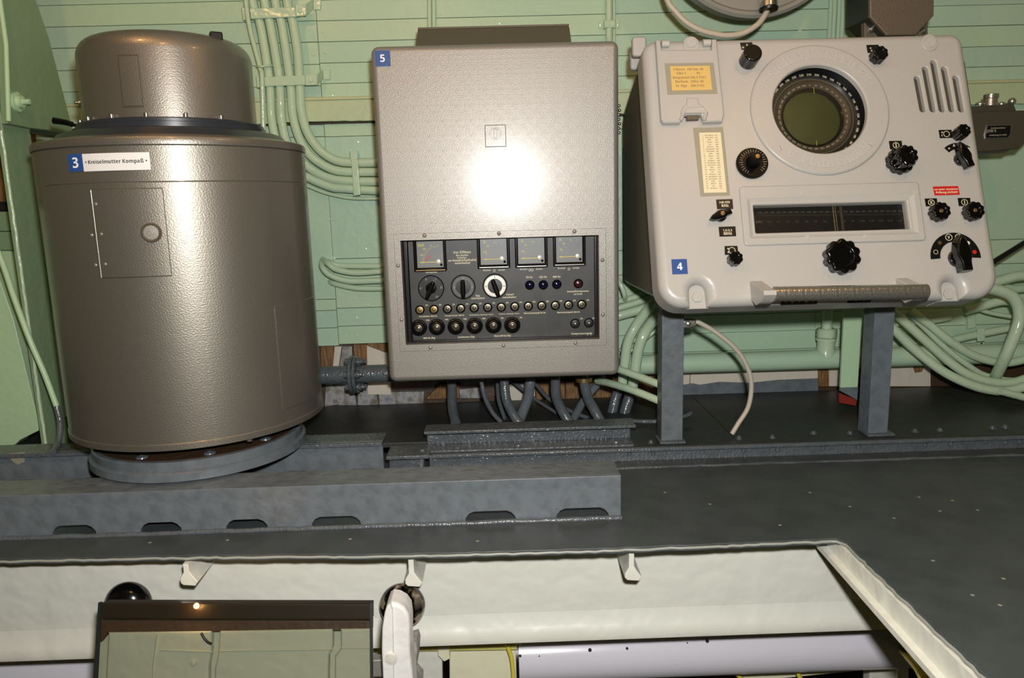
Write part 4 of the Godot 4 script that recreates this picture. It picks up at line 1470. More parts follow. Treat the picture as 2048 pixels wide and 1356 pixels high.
func slot_screw(parent: Node3D, c: Vector3, r: float, turn: float, m: Material, called := "screw") -> void:
	var b := Mb.new()
	b.put(Transform3D(Basis(Vector3.BACK, turn), c))
	b.plate(Mb.circle(Vector2(), r, 20), -0.001, 0.0012, 0.0004, [Mb.rrect(Vector2(), Vector2(r * 1.6, r * 0.28), 0.0)], 0.0, 0.0, 1)
	b.plate(Mb.circle(Vector2(), r * 0.9, 16), -0.001, 0.0002)
	part(called, b, m, parent)


func knob(t: Node3D, called: String, x: float, y: float, r: float, tall: float, lobes: int, dip := 0.35, label := "") -> MeshInstance3D:
	var c := rp(x, y)
	var b := Mb.new()
	b.at(c.x, c.y, 0.0)
	b.plate(Mb.circle(Vector2(), r * 0.8, 24), 0.0, 0.004)
	b.plate(Mb.lobed(Vector2(), r, lobes, r * 0.12) if lobes > 0 else Mb.circle(Vector2(), r, 40), 0.003, tall, r * 0.16, [Mb.circle(Vector2(), r * dip, 24)], r * 0.1, 0.0, 3)
	b.plate(Mb.circle(Vector2(), r * dip * 1.05, 24), 0.003, tall - r * 0.14)
	return part(called, b, M.black_gloss, t, label)


func pointer(t: Node3D, called: String, x: float, y: float, turn: float, k := 1.0, label := "") -> MeshInstance3D:
	var c := rp(x, y)
	var b := Mb.new()
	b.put(Transform3D(Basis(Vector3.BACK, turn), Vector3(c.x, c.y, 0.0)))
	b.plate(Mb.circle(Vector2(), 0.016 * k, 28), 0.0, 0.008, 0.002)
	b.plate(PackedVector2Array([Vector2(0.0, 0.036 * k), Vector2(-0.007 * k, 0.027 * k), Vector2(-0.011 * k, 0.012 * k), Vector2(-0.013 * k, 0.0), Vector2(-0.009 * k, -0.012 * k), Vector2(-0.0085 * k, -0.027 * k), Vector2(0.0085 * k, -0.027 * k), Vector2(0.009 * k, -0.012 * k), Vector2(0.013 * k, 0.0), Vector2(0.011 * k, 0.012 * k), Vector2(0.007 * k, 0.027 * k)]), 0.006, 0.026 * k, 0.004, [], 0.0, 0.0, 3)
	return part(called, b, M.black_gloss, t, label)


func sign_plate(t: Node3D, px: Array, m: Material, label: String, lines: Array, ink: Material) -> MeshInstance3D:   # lines: [text, x, y, cap height]
	var b := Mb.new()
	b.plate(rpoly(px), -0.0005, 0.0012, 0.0)
	var s := part("sign_plate", b, m, t, label)
	if lines.size():
		b = Mb.new()
		for d in lines:
			var c := rp(d[1], d[2], 0.0012)
			if d[0] == "(o)":
				b.at(c.x, c.y, 0.0011)
				b.plate(Mb.circle(Vector2(), d[3], 24), 0.0, 0.0004, 0.0, [Mb.circle(Vector2(), d[3] * 0.84, 24)])
			else:
				b.put(Transform3D(Basis(), Vector3(c.x, c.y, 0.0013)))
				b.text(d[0], d[3], sans, 0.0002, null, HORIZONTAL_ALIGNMENT_CENTER, 2.0)
		part("lettering", b, ink, s)
	return s


func on_arc(radius: float, mid: float, outward := true) -> Callable:   # lays a line of text along a circle; letters stand outwards (or inwards, along the bottom)
	return func(p: Vector3, n: Vector3) -> Array:
		var a := (mid - p.x / radius) if outward else (mid + p.x / radius)
		var q := radius + (p.y if outward else -p.y)
		var u := Vector3(cos(a), sin(a), 0)
		var side := Vector3(sin(a), -cos(a), 0) * (1.0 if outward else -1.0)
		return [u * q + Vector3(0, 0, p.z), side * n.x + u * n.y * (1.0 if outward else -1.0) + Vector3(0, 0, n.z)]


func radio() -> void:
	var t := thing("direction_finder", "large pale grey radio direction finder with a round green screen, knobs and a bar handle", "radio", RO, Basis(Vector3.RIGHT, deg_to_rad(TILT)))
	var inv := t.transform.affine_inverse()
	# front casting: outline with U-shaped notches for the fixing screws
	var yb := 0.004; var yt := r2(1600, 70).y
	var xl := r2(1318, 560).x; var xr := r2(2002, 560).x
	var xlt := r2(1287, 110).x; var xrt := r2(1934, 104).x
	var o := PackedVector2Array()
	var arc := func(c: Vector2, r: float, a0: float, a1: float, n: int) -> void:
		for i in n + 1:
			o.append(c + Vector2.from_angle(deg_to_rad(lerpf(a0, a1, float(i) / n))) * r)
	var cr := 0.045
	arc.call(Vector2(xr - cr, yb + cr), cr, -90, 0, 7)
	arc.call(Vector2(xrt - 0.026, yt - 0.026), 0.026, 0, 90, 5)
	arc.call(Vector2(xlt + 0.026, yt - 0.026), 0.026, 90, 180, 5)
	arc.call(Vector2(xl + cr, yb + cr), cr, 180, 270, 7)
	for q in [[1400, 603], [1910, 597]]:
		var nx := r2(q[0], q[1]).x
		var ny := r2(q[0], q[1] - 22).y
		o.append(Vector2(nx - 0.0155, yb))
		arc.call(Vector2(nx, ny), 0.015, 180, 0, 8)
		o.append(Vector2(nx + 0.0155, yb))
	var dial := r2(1638.5, 219.5)
	var slots := []
	for q in [[1834.5, 157, 1846, 218], [1851, 138, 1866, 218], [1867.5, 125, 1884.5, 218], [1889, 138, 1904, 218], [1912, 156, 1923, 218]]:
		slots.append(Mb.stadium(r2(q[0], q[1]), r2(q[2], q[3]), 0.0051))
	var wa := r2(1507, 410); var wb := r2(1821, 457)
	var tune := Mb.rrect((wa + wb) / 2, Vector2(absf(wb.x - wa.x), absf(wb.y - wa.y)), 0.002, 2)
	var holes := slots + [Mb.circle(dial, 0.0985, 64), tune]
	var b := Mb.new()
	b.plate(o, -0.062, 0.0, 0.018, holes, 0.0025, 0.0, 6)
	part("front_casting", b, M.radio_paint, t)
	b = Mb.new()
	b.plate(Mb.inset(Mb.ccw(o.slice(0, 28)), 0.003), -0.068, -0.060, 0.0, [Mb.circle(dial, 0.105, 48), tune] + slots)
	part("casting_back", b, M.radio_paint, t)
	# lower pads behind the notches with their screws
	for q in [[1400, 596], [1910, 590]]:
		var c := r2(q[0], q[1])
		b = Mb.new()
		b.plate(PackedVector2Array([Vector2(c.x - 0.02, yb - 0.001), Vector2(c.x + 0.02, yb - 0.001), Vector2(c.x + 0.0165, c.y + 0.022), Vector2(c.x, c.y + 0.034), Vector2(c.x - 0.0165, c.y + 0.022)]), -0.06, -0.020, 0.002)
		var pad := part("screw_pad", b, M.radio_paint, t)
		b = Mb.new()
		b.at(c.x, c.y + 0.006, -0.021)
		b.plate(Mb.circle(Vector2(), 0.0105, 6), 0.0, 0.005, 0.001)
		part("hex_screw", b, M.radio_paint, pad)
	# housing behind
	var hm := mw(t)
	hm.xf = hm.base * Transform3D(Basis(Vector3(0, 0, -1), Vector3.UP, Vector3.RIGHT), Vector3(0.304, 0, 0))
	var side := PackedVector2Array([Vector2(-0.556, 1.325), Vector2(-0.545, 1.312), Vector2(-0.12, 1.306), Vector2(-0.115, 1.69), Vector2(-0.15, 1.72), Vector2(-0.284, 1.772), Vector2(-0.384, 1.788)])
	hm.plate(side, 0.0, 0.586, 0.012, [], 0.0, 0.01, 3)
	part("housing", hm, M.housing_shaded, t)
	hm = mw(t)
	for q in [[1266, 95, 0.33], [1262, 122, 0.29]]:
		var p := zp(q[0], q[1], q[2])
		hm = mw(t)
		hm.at(p.x + 0.012, p.y, p.z)
		hm.box(Vector3.ZERO, Vector3(0.03, 0.04, 0.02), 0.006)
		part("hinge_lug", hm, M.radio_paint, t)
	# speaker cloth
	b = Mb.new()
	var s0 := r2(1825, 228); var s1 := r2(1935, 115)
	b.plate(Mb.rrect((s0 + s1) / 2, (s1 - s0).abs(), 0.004, 2), -0.03, -0.010)
	part("speaker_cloth", b, M.cloth, t, "brown-grey speaker cloth behind five slots")
	# dial: raised ring with lettering
	b = Mb.new()
	b.at(dial.x, dial.y, 0)
	b.plate(Mb.circle(Vector2(), 0.1315, 96), -0.006, 0.006, 0.005, [Mb.circle(Vector2(), 0.0892, 64)], 0.003, 0.0, 4)
	var ring := part("dial_ring", b, M.radio_paint, t)
	b = Mb.new()
	b.put(Transform3D(Basis(), Vector3(dial.x, dial.y, 0.006)))
	b.text("SICHTFUNKPEILER", 0.0165, serif, 0.0022, on_arc(0.110, deg_to_rad(86)), HORIZONTAL_ALIGNMENT_CENTER, 1.0)
	b.text("C. Plath GmbH", 0.0165, serif, 0.0022, on_arc(0.110, deg_to_rad(-86), false), HORIZONTAL_ALIGNMENT_CENTER, 1.0)
	part("raised_lettering", b, M.radio_letter, ring, "raised grey lettering round the ring")
	for a in [150, 40, -42, -137]:
		var c := dial + Vector2.from_angle(deg_to_rad(a)) * 0.114
		slot_screw(ring, Vector3(c.x, c.y, 0.0058), 0.0052, deg_to_rad(a * 2.3 + 60), M.radio_letter)
	# the well, its scales and the screen
	b = Mb.new()
	b.put(out_z(Vector3(dial.x, dial.y, -0.062), Vector3.BACK))
	b.lathe([Vector2(0.098, 0.0), Vector2(0.098, 0.056), Vector2(0.0895, 0.0562)], 64)
	part("dial_well", b, M.well_grey, t, "wall of the dial well, its shadow painted dark grey-green")  # the shadow inside the well is put into the wall colour
	b = Mb.new()
	b.put(out_z(Vector3(dial.x, dial.y, -0.027), Vector3.BACK))
	b.lathe([Vector2(0.0978, 0.0), Vector2(0.079, 0.0)], 96)
	var outer := part("bearing_scale", b, M.black_metal, t, "black outer ring of bearing numbers")
	b = Mb.new()
	for i in 36:
		b.put(Transform3D(Basis(), Vector3(dial.x, dial.y, -0.0268)))
		b.text(str((570 - i * 10) % 360), 0.0040, sans, 0.0002, on_arc(0.0868, deg_to_rad(90 - i * 10)), HORIZONTAL_ALIGNMENT_CENTER, 3.0)
	part("numbers", b, M.white_print, outer)
	b = Mb.new()
	b.put(out_z(Vector3(dial.x, dial.y, -0.028), Vector3.BACK))
	b.lathe([Vector2(0.079, 0.001), Vector2(0.0775, 0.0025), Vector2(0.0755, 0.0), Vector2(0.074, 0.002), Vector2(0.0725, 0.0), Vector2(0.061, -0.003), Vector2(0.0605, -0.006), Vector2(0.058, -0.006)], 96)
	var inner := part("course_scale", b, M.scale_brown, t, "brown inner ring of course numbers")
	b = Mb.new()
	for i in 36:
		b.put(Transform3D(Basis(), Vector3(dial.x, dial.y, -0.0285)))
		b.text(str(i * 10), 0.0036, sans, 0.0002, on_arc(0.0655, deg_to_rad(90 - i * 10)), HORIZONTAL_ALIGNMENT_CENTER, 3.0)
	for i in 180:
		var u := Vector2.from_angle(TAU * i / 180)
		b.put(Transform3D(Basis(Vector3.BACK, TAU * i / 180), Vector3(dial.x + u.x * 0.0765, dial.y + u.y * 0.0765, -0.0258)))
		b.box(Vector3.ZERO, Vector3(0.0026, 0.0005, 0.0003))
	part("numbers", b, M.dim_print, inner)
	b = Mb.new()
	b.put(out_z(Vector3(dial.x, dial.y, -0.036), Vector3.BACK))
	b.lathe([Vector2(0.0605, 0.006), Vector2(0.0585, 0.008), Vector2(0.0565, 0.006), Vector2(0.055, 0.0)], 80)
	part("screen_bezel", b, M.black_gloss, t)
	b = Mb.new()
	b.put(out_z(Vector3(dial.x, dial.y, -0.038), Vector3.BACK))
	b.lathe([Vector2(0.056, 0.0), Vector2(0.04, 0.002), Vector2(0.02, 0.0033), Vector2(0.0, 0.0037)], 64)
	part("screen", b, M.screen_green, t, "dark olive-green screen")
	b = Mb.new()
	b.at(dial.x, dial.y, 0)
	b.box(Vector3(0.006, 0.0535, -0.026), Vector3(0.0006, 0.014, 0.0006))
	b.box(Vector3(0.0, -0.055, -0.026), Vector3(0.0006, 0.010, 0.0006))
	part("index_line", b, M.yellow_print, t)
	b = Mb.new()
	b.at(dial.x, dial.y, 0)
	b.plate(Mb.circle(Vector2(), 0.0875, 64), -0.0215, -0.0200)
	part("dial_glass", b, M.glass, t, "round cover glass")
	# tuning scale
	var fa := r2(1477, 374); var fb := r2(1851, 482)
	var fr := Mb.rrect((fa + fb) / 2, (fb - fa).abs(), 0.006, 3)
	b = Mb.new()
	b.plate(fr, -0.001, 0.0045, 0.0035, [Mb.rrect((wa + wb) / 2, (wb - wa).abs() + Vector2(0.024, 0.022), 0.002, 2)], 0.0005, 0.0, 3)
	# sloping inner edge
	var wide := Mb.ccw(Mb.rrect((wa + wb) / 2, (wb - wa).abs() + Vector2(0.024, 0.022), 0.002, 2)); var tight := Mb.ccw(tune.duplicate())
	b.ring(tight, -0.004, wide, 0.0043, 0.75, 0.75, -1.0, 1.0)
	var sf := part("scale_frame", b, M.radio_paint, t)
	for q in [[1486, 387], [1603, 387], [1719, 384], [1832, 384], [1494, 475], [1614, 474], [1730, 473], [1845, 470]]:
		var c := rp(q[0], q[1], 0.0045)
		slot_screw(sf, Vector3(c.x, c.y, 0.004), 0.0042, q[0] * 0.7, M.radio_letter)
	b = Mb.new()
	b.plate(Mb.rrect((wa + wb) / 2, (wb - wa).abs() + Vector2(0.02, 0.02), 0.0), -0.030, -0.018)
	var sc := part("tuning_scale", b, M.black_metal, t, "black tuning scale")
	b = Mb.new()
	for i in 24:
		b.put(Transform3D(Basis(), rp(1520 + i * 12.2, 425 - i * 0.12, -0.018) + Vector3(0, 0, 0.0002)))
		b.text(str(240 + i * 13), 0.0034, sans, 0.0001, null, HORIZONTAL_ALIGNMENT_CENTER, 3.0)
	b.put(Transform3D(Basis(), rp(1518, 444, -0.018) + Vector3(0, 0, 0.0002)))
	b.text("MHz", 0.0048, sans, 0.0001)
	for i in 15:
		b.put(Transform3D(Basis(), rp(1538 + i * 18.6, 443.5 - i * 0.15, -0.018) + Vector3(0, 0, 0.0002)))
		b.text("1,%d" % i, 0.0034, sans, 0.0001, null, HORIZONTAL_ALIGNMENT_CENTER, 3.0)
	for i in 110:
		var c := rp(1520 + i * 2.6, 431 - i * 0.02, -0.018)
		b.at(c.x, c.y, c.z + 0.0002)
		b.box(Vector3.ZERO, Vector3(0.0005, 0.0022, 0.0002))
	part("scale_print", b, M.faint_print, sc)
	for d in [[1667.5, 0.0012, "pointer_dull", -0.012], [1672, 0.0008, "pointer_dull", -0.0165]]:
		var c := rp(d[0], 433, d[3])
		b = Mb.new()
		b.box(c, Vector3(d[1], absf(wb.y - wa.y) + 0.012, 0.001))
		part("scale_pointer", b, M[d[2]], sc)
	var c2 := rp(1683, 433, -0.016)
	b = Mb.new()
	b.box(c2, Vector3(0.005, absf(wb.y - wa.y) + 0.012, 0.0006))
	part("pointer_carrier", b, M.scale_brown, sc)
	b = Mb.new()
	b.plate(Mb.rrect((wa + wb) / 2, (wb - wa).abs() + Vector2(0.004, 0.004), 0.0), -0.0085, -0.0065)
	part("scale_glass", b, M.glass, t, "long cover glass")
	radio_controls(t)
	radio_lid(t)


func radio_controls(t: Node3D) -> void:
	var b: Mb
	# small black sign plates, the knobs stand half over them
	sign_plate(t, [[1480, 86], [1504, 85], [1506, 99], [1483, 100]], M.black_satin, "small black symbol plate", [["X", 1494, 90, 0.004], ["H", 1486, 95, 0.004]], M.white_print)
	sign_plate(t, [[1732.5, 90.5], [1756.5, 90], [1759, 105.5], [1735, 106]], M.black_satin, "small black symbol plate", [["o", 1741, 96, 0.004], ["o", 1743, 101, 0.004]], M.white_print)
	sign_plate(t, [[1777.5, 282.5], [1802.5, 282], [1805, 298.5], [1780, 299]], M.black_satin, "black plate with a circled arrow", [["(o)", 1792, 290.5, 0.006], ["I", 1792, 290.5, 0.007]], M.white_print)
	sign_plate(t, [[1877, 260.5], [1902, 260], [1904, 276], [1879.5, 276.5]], M.black_satin, "black plate with a circle symbol", [["(o)", 1893, 268, 0.006], ["H", 1884, 265, 0.0035], ["E", 1884, 271, 0.0035]], M.white_print)
	sign_plate(t, [[1432, 399.5], [1464.5, 398.5], [1466, 418], [1434, 418.5]], M.black_satin, "black plate reading kHz", [["240-550", 1449, 404.5, 0.004], ["kHz", 1450, 411, 0.0055]], M.white_print)
	sign_plate(t, [[1437, 454], [1470.5, 453], [1472, 472.5], [1439, 473.5]], M.black_satin, "black plate reading MHz", [["1,0-3,2", 1455, 460.5, 0.004], ["MHz", 1455.5, 467, 0.0055]], M.white_print)
	sign_plate(t, [[1449, 492.5], [1474.5, 492], [1476.5, 509.5], [1449.5, 510]], M.black_satin, "black plate with a rounded symbol", [["(o)", 1464, 501, 0.0062], ["o", 1456, 497, 0.004], ["o", 1456.5, 504, 0.004]], M.white_print)
	sign_plate(t, [[1849, 397.5], [1873, 397], [1875, 412.5], [1851.5, 413]], M.black_satin, "black plate with a crossed circle", [["(o)", 1862.5, 405, 0.006], ["X", 1862.5, 405, 0.006]], M.white_print)
	sign_plate(t, [[1915, 396.5], [1939.5, 396], [1941, 412], [1917.5, 412.5]], M.black_satin, "black plate with a circled bar", [["(o)", 1929, 404.5, 0.006], ["I", 1929, 404.5, 0.006]], M.white_print)
	sign_plate(t, [[1865.5, 373.5], [1915.5, 372.5], [1919, 389.5], [1869, 391]], M.red_plate, "bright red warning plate", [["vor jeder absoluten", 1892, 378.5, 0.0034], ["Peilung eichen!", 1893.5, 384.5, 0.0040]], M.white_print)
	# curved plates round two switches
	for d in [[1918, 323, 0.0365, 0.0245, 48.0, 132.0, [["A", 1908, 291, 0.005], ["A", 1918, 288, 0.005], ["A", 1929, 291, 0.005]]], [1911, 514, 0.046, 0.0285, -4.0, 184.0, [["(o)", 1897.5, 474.5, 0.0065], ["(o)", 1917, 474.5, 0.0065], ["(o)", 1871.5, 504, 0.0042], ["I", 1917, 474.5, 0.006], ["V", 1897.5, 474.5, 0.005]]]]:
		var c := r2(d[0], d[1])
		var o := PackedVector2Array()
		for i in 25:
			o.append(c + Vector2.from_angle(deg_to_rad(lerpf(d[4], d[5], i / 24.0))) * d[2])
		for i in 25:
			o.append(c + Vector2.from_angle(deg_to_rad(lerpf(d[5], d[4], i / 24.0))) * d[3])
		b = Mb.new()
		b.plate(o, -0.0005, 0.0013)
		var s := part("arc_plate", b, M.black_satin, t, "curved black symbol plate")
		b = Mb.new()
		for l in d[6]:
			var p := rp(l[1], l[2], 0.0013)
			if l[0] == "(o)":
				b.at(p.x, p.y, 0.0012)
				b.plate(Mb.circle(Vector2(), l[3], 24), 0.0, 0.0004, 0.0, [Mb.circle(Vector2(), l[3] * 0.84, 24)])
			else:
				b.put(Transform3D(Basis(), Vector3(p.x, p.y, 0.0014)))
				b.text(l[0], l[3], sans, 0.0002)
		part("lettering", b, M.white_print, s)
		for l in ([[1879.5, 485.5, "brass", 0.0036], [1936, 486, "white_print", 0.0036], [1949, 504, "red_dot", 0.0038]] if d[2] > 0.04 else [[1898, 297, "white_print", 0.0016], [1937, 296.5, "white_print", 0.0016]]):
			var p := rp(l[0], l[1], 0.0013)
			b = Mb.new()
			b.at(p.x, p.y, 0.0012)
			b.plate(Mb.circle(Vector2(), l[3], 16), 0.0, 0.0004)
			part("dot", b, M[l[2]], s)
	# knobs
	knob(t, "knob", 1495, 124, 0.0172, 0.034, 0, 0.0, "plain round black knob")
	knob(t, "knob", 1751, 117, 0.0148, 0.022, 8, 0.42)
	knob(t, "knob", 1914, 271, 0.0128, 0.024, 8, 0.4)
	knob(t, "knob", 1466, 521, 0.0130, 0.020, 8, 0.4)
	knob(t, "knob", 1678, 517, 0.0325, 0.022, 10, 0.5, "large fluted tuning knob")
	for q in [[1872, 428], [1939, 427]]:
		var k := knob(t, "knob", q[0], q[1], 0.0172, 0.020, 9, 0.45, "fluted knob with a brass centre")
		var c := rp(q[0], q[1])
		b = Mb.new()
		b.at(c.x, c.y, 0.014)
		b.plate(Mb.circle(Vector2(), 0.0038, 12), 0.0, 0.005, 0.001)
		part("brass_screw", b, M.brass, k)
	# graduated disc with a crank
	var c := rp(1503, 328)
	b = Mb.new()
	b.put(out_z(Vector3(c.x, c.y, 0.0), Vector3.BACK))
	b.lathe([Vector2(0.0295, 0.0), Vector2(0.0295, 0.006), Vector2(0.028, 0.0085), Vector2(0.0, 0.009)], 48)
	b.lathe([Vector2(0.013, 0.009), Vector2(0.009, 0.026), Vector2(0.0085, 0.034), Vector2(0.0, 0.035)], 28)
	var disc := part("graduated_disc", b, M.black_disc, t, "black graduated disc with a small knob")
	b = Mb.new()
	for i in 30:
		var a := TAU * i / 30
		if i > 20 and i < 26:
			continue
		b.put(Transform3D(Basis(Vector3.BACK, a), Vector3(c.x + cos(a) * 0.022, c.y + sin(a) * 0.022, 0.0091)))
		b.box(Vector3.ZERO, Vector3(0.0075 if i % 3 == 0 else 0.005, 0.0008, 0.0004))
	part("graduations", b, M.dim_print, disc)
	b = Mb.new()
	b.put(out_z(Vector3(c.x, c.y, 0.0345), Vector3.BACK))
	b.lathe([Vector2(0.0045, 0.0), Vector2(0.004, 0.0015), Vector2(0.0, 0.0018)], 14)
	part("brass_screw", b, M.brass, disc)
	# two-tier knob
	c = rp(1796, 325)
	b = Mb.new()
	b.at(c.x, c.y, 0)
	b.plate(Mb.lobed(Vector2(), 0.0255, 10, 0.0028), 0.002, 0.018, 0.004)
	b.plate(Mb.lobed(Vector2(), 0.0205, 9, 0.003), 0.018, 0.036, 0.004, [Mb.circle(Vector2(), 0.009, 24)], 0.002)
	b.plate(Mb.circle(Vector2(), 0.0095, 24), 0.018, 0.032)
	part("knob", b, M.black_gloss, t, "two-tier fluted knob")
	pointer(t, "pointer_knob", 1921, 319, 0.3, 0.82)
	pointer(t, "pointer_knob", 1914, 517, 0.06, 1.06)
	var lev := pointer(t, "pointer_knob", 1440, 433, deg_to_rad(110), 0.68, "lever switch lying on its side, brass screw")
	c = rp(1440, 433)
	b = Mb.new()
	b.put(out_z(Vector3(c.x, c.y, 0.0165), Vector3.BACK))
	b.lathe([Vector2(0.0042, 0.0), Vector2(0.004, 0.002), Vector2(0.0, 0.0025)], 14)
	part("brass_screw", b, M.brass, lev)
	# blue number
	var n0 := r2(1342.5, 519); var n1 := r2(1375.5, 548)
	b = Mb.new()
	b.plate(Mb.rrect((n0 + n1) / 2, (n1 - n0).abs(), 0.0), -0.0005, 0.0011)
	var num := part("number_label", b, M.blue_label, t, "blue square label with a white 4")
	b = Mb.new()
	b.put(Transform3D(Basis(), Vector3((n0.x + n1.x) / 2, (n0.y + n1.y) / 2, 0.0012)))
	b.text("4", 0.0135, sans, 0.0003)
	part("lettering", b, M.pure_white, num)
	# typed list and its tape
	b = Mb.new()
	b.plate(rpoly([[1386, 256], [1446, 254], [1460, 391], [1401, 393]]), -0.0003, 0.0006)
	var tp := part("tape", b, M.tape, t, "grey adhesive tape round the typed list")
	b = Mb.new()
	b.plate(rpoly([[1398, 266], [1441, 265], [1453, 385], [1408, 386]]), 0.0004, 0.0010)
	var pa := part("paper_list", b, M.paper, tp, "cream paper list")
	b = Mb.new()
	for i in 24:
		for d in [[str(i + 1), 1405.0, 0.0022], [["Norddeich", "Kiel Radio", "Elbe", "Weser", "List", "Borkum"][i % 6], 1418.0, 0.0022], [str(412 + i * 7), 1432.0, 0.0022]]:
			b.put(Transform3D(Basis(), rp(d[1] + i * 0.42, 270.5 + i * 4.6, 0.0010) + Vector3(0, 0, 0.0001)))
			b.text(d[0], d[2], sans, 0.0001, null, HORIZONTAL_ALIGNMENT_CENTER, 4.0)
	part("typing", b, M.pencil, pa)
	# handle bar with its two arms
	var h0 := rp(1548, 588, 0.055); var h1 := rp(1853, 583, 0.055)
	b = Mb.new()
	b.tube([h0, h0.lerp(h1, 0.5), h1], 0.0130, 28)
	var bar := part("handle", b, M.worn_steel, t, "worn steel bar handle")
	for e in [[h0, 1534.0, 578.0, -1.0], [h1, 1824.0, 572.0, 1.0]]:
		var foot := rp(e[1], e[2], 0.0)
		var hx: float = (e[0] as Vector3).x - 0.0105
		var fr_ := 0.066 if e[3] < 0.0 else 0.052
		b = Mb.new()
		b.xf = Transform3D(Basis(Vector3(0, 0, 1), Vector3.UP, Vector3(-1, 0, 0)), Vector3(hx, 0, 0))
		var hy: float = (e[0] as Vector3).y
		b.plate(PackedVector2Array([Vector2(-0.001, foot.y - 0.02), Vector2(-0.001, foot.y + 0.016), Vector2(0.048, hy + 0.0115), Vector2(fr_, hy + 0.004), Vector2(fr_, hy - 0.004), Vector2(0.048, hy - 0.0115), Vector2(0.02, hy - 0.013)]), -0.011, 0.011, 0.002)
		part("handle_arm", b, M.radio_paint, bar)
	# plates under the handle, on the rounded lower edge
	for d in [[1563, 1636, "black plate under the handle"], [1698, 1744, "scratched black plate under the handle"]]:
		var p0 := rp(d[0], 607, -0.004); var p1 := rp(d[1], 606, -0.004)
		b = Mb.new()
		b.put(Transform3D(Basis(Vector3.RIGHT, deg_to_rad(38)), Vector3((p0.x + p1.x) / 2, 0.0088, -0.0055)))
		b.box(Vector3.ZERO, Vector3(p1.x - p0.x, 0.013, 0.0016))
		var s := part("sign_plate", b, M.black_satin, t, d[2])
		b = Mb.new()
		b.put(Transform3D(Basis(Vector3.RIGHT, deg_to_rad(38)), Vector3((p0.x + p1.x) / 2, 0.0088, -0.0055)))
		for i in 5:
			b.plate(Mb.circle(Vector2((i - 2) * (p1.x - p0.x) / 5.4, 0.0), 0.0032 if i % 2 else 0.0018, 14), 0.0006, 0.0012)
		part("symbols", b, M.brass, s)


func radio_lid(t: Node3D) -> void:
	var px := [[1311.5, 78.5], [1322, 79], [1324, 99], [1424, 98], [1424, 77], [1434, 77], [1449.5, 228], [1446, 242], [1408, 243.5], [1402, 228], [1371, 229], [1361, 244.5], [1327, 245], [1322.5, 238]]
	var h := 0.013
	var b := Mb.new()
	b.plate(rpoly(px, h), 0.001, h, 0.004, [], 0.0, 0.0, 4)
	var lid := part("hinged_lid", b, M.radio_paint, t, "raised lid flap with a taped card")
	for q in [[1330, 88], [1413, 86]]:
		var c := rp(q[0], q[1], 0.006)
		b = Mb.new()
		b.tube([c + Vector3(-0.007, 0, 0), c + Vector3(0.007, 0, 0)], 0.0068, 18)
		part("hinge_barrel", b, M.radio_letter, lid)
	# rim of the notch
	b = Mb.new()
	var rim := []
	for q in [[1361, 241], [1367, 226], [1374, 218], [1405, 217], [1412, 226], [1408, 241]]:
		rim.append(rp(q[0], q[1], h))
	b.tube(rim, 0.0038, 10)
	part("notch_rim", b, M.radio_paint, lid)
	b = Mb.new()
	b.plate(rpoly([[1374, 195], [1396, 195], [1399, 208], [1405, 210], [1414, 225], [1361, 226], [1367, 211], [1373, 208]], h + 0.003), h - 0.002, h + 0.003, 0.0024)
	part("latch_cover", b, M.radio_paint, lid)
	b = Mb.new()
	b.plate(rpoly([[1371, 230], [1395, 230], [1396, 242], [1372, 243]]), 0.0, 0.008, 0.001)
	part("latch", b, M.hammer_brown, t, "brown brass latch under the lid")
	b = Mb.new()
	b.plate(rpoly([[1367, 226], [1407, 225], [1404, 235], [1368, 236]]), 0.0, 0.003)
	part("latch_gap", b, M.gap_dark, t)
	for d in [["tape", [[1329, 127], [1427, 125.5], [1435, 187.5], [1335, 189.5]], "grey tape round the card", h - 0.0003, h + 0.0005], ["card", [[1340, 133], [1419, 132], [1424, 180], [1344, 181.5]], "yellow handwritten card", h + 0.0003, h + 0.0009]]:
		b = Mb.new()
		b.plate(rpoly(d[1], h), d[3], d[4])
		var s := part(d[0], b, M.tape if d[0] == "tape" else M.card_yellow, lid, d[2])
		if d[0] == "card":
			b = Mb.new()
			for l in [["2 Buoys  100 km  28", 1376, 139], ["Elbe 1      -      82", 1376.5, 147], ["Helgoland 296,1 NNO", 1378.5, 155.5], ["Borkum   298,6  80", 1378.5, 163.5], ["St. Mgr.   296,9 NO", 1380, 172]]:
				b.put(Transform3D(Basis(Vector3.BACK, -0.015), rp(l[1], l[2], h) + Vector3(0, 0, 0.001)))
				b.text(l[0], 0.0043, serif, 0.0001, null, HORIZONTAL_ALIGNMENT_CENTER, 3.0)
			part("handwriting", b, M.pencil, lid)
	# screw pads at the top edge
	for q in [[1382, 88], [1859, 88]]:
		var c := r2(q[0], q[1])
		b = Mb.new()
		b.plate(Mb.stadium(c, Vector2(c.x, r2(1600, 70).y - 0.021), 0.0155, 8), -0.02, 0.0025, 0.002)
		var pad := part("top_screw_pad", b, M.radio_paint, t)
		slot_screw(pad, Vector3(c.x, c.y + 0.001, 0.0030), 0.0098, 0.7, M.radio_letter, "slotted_screw")


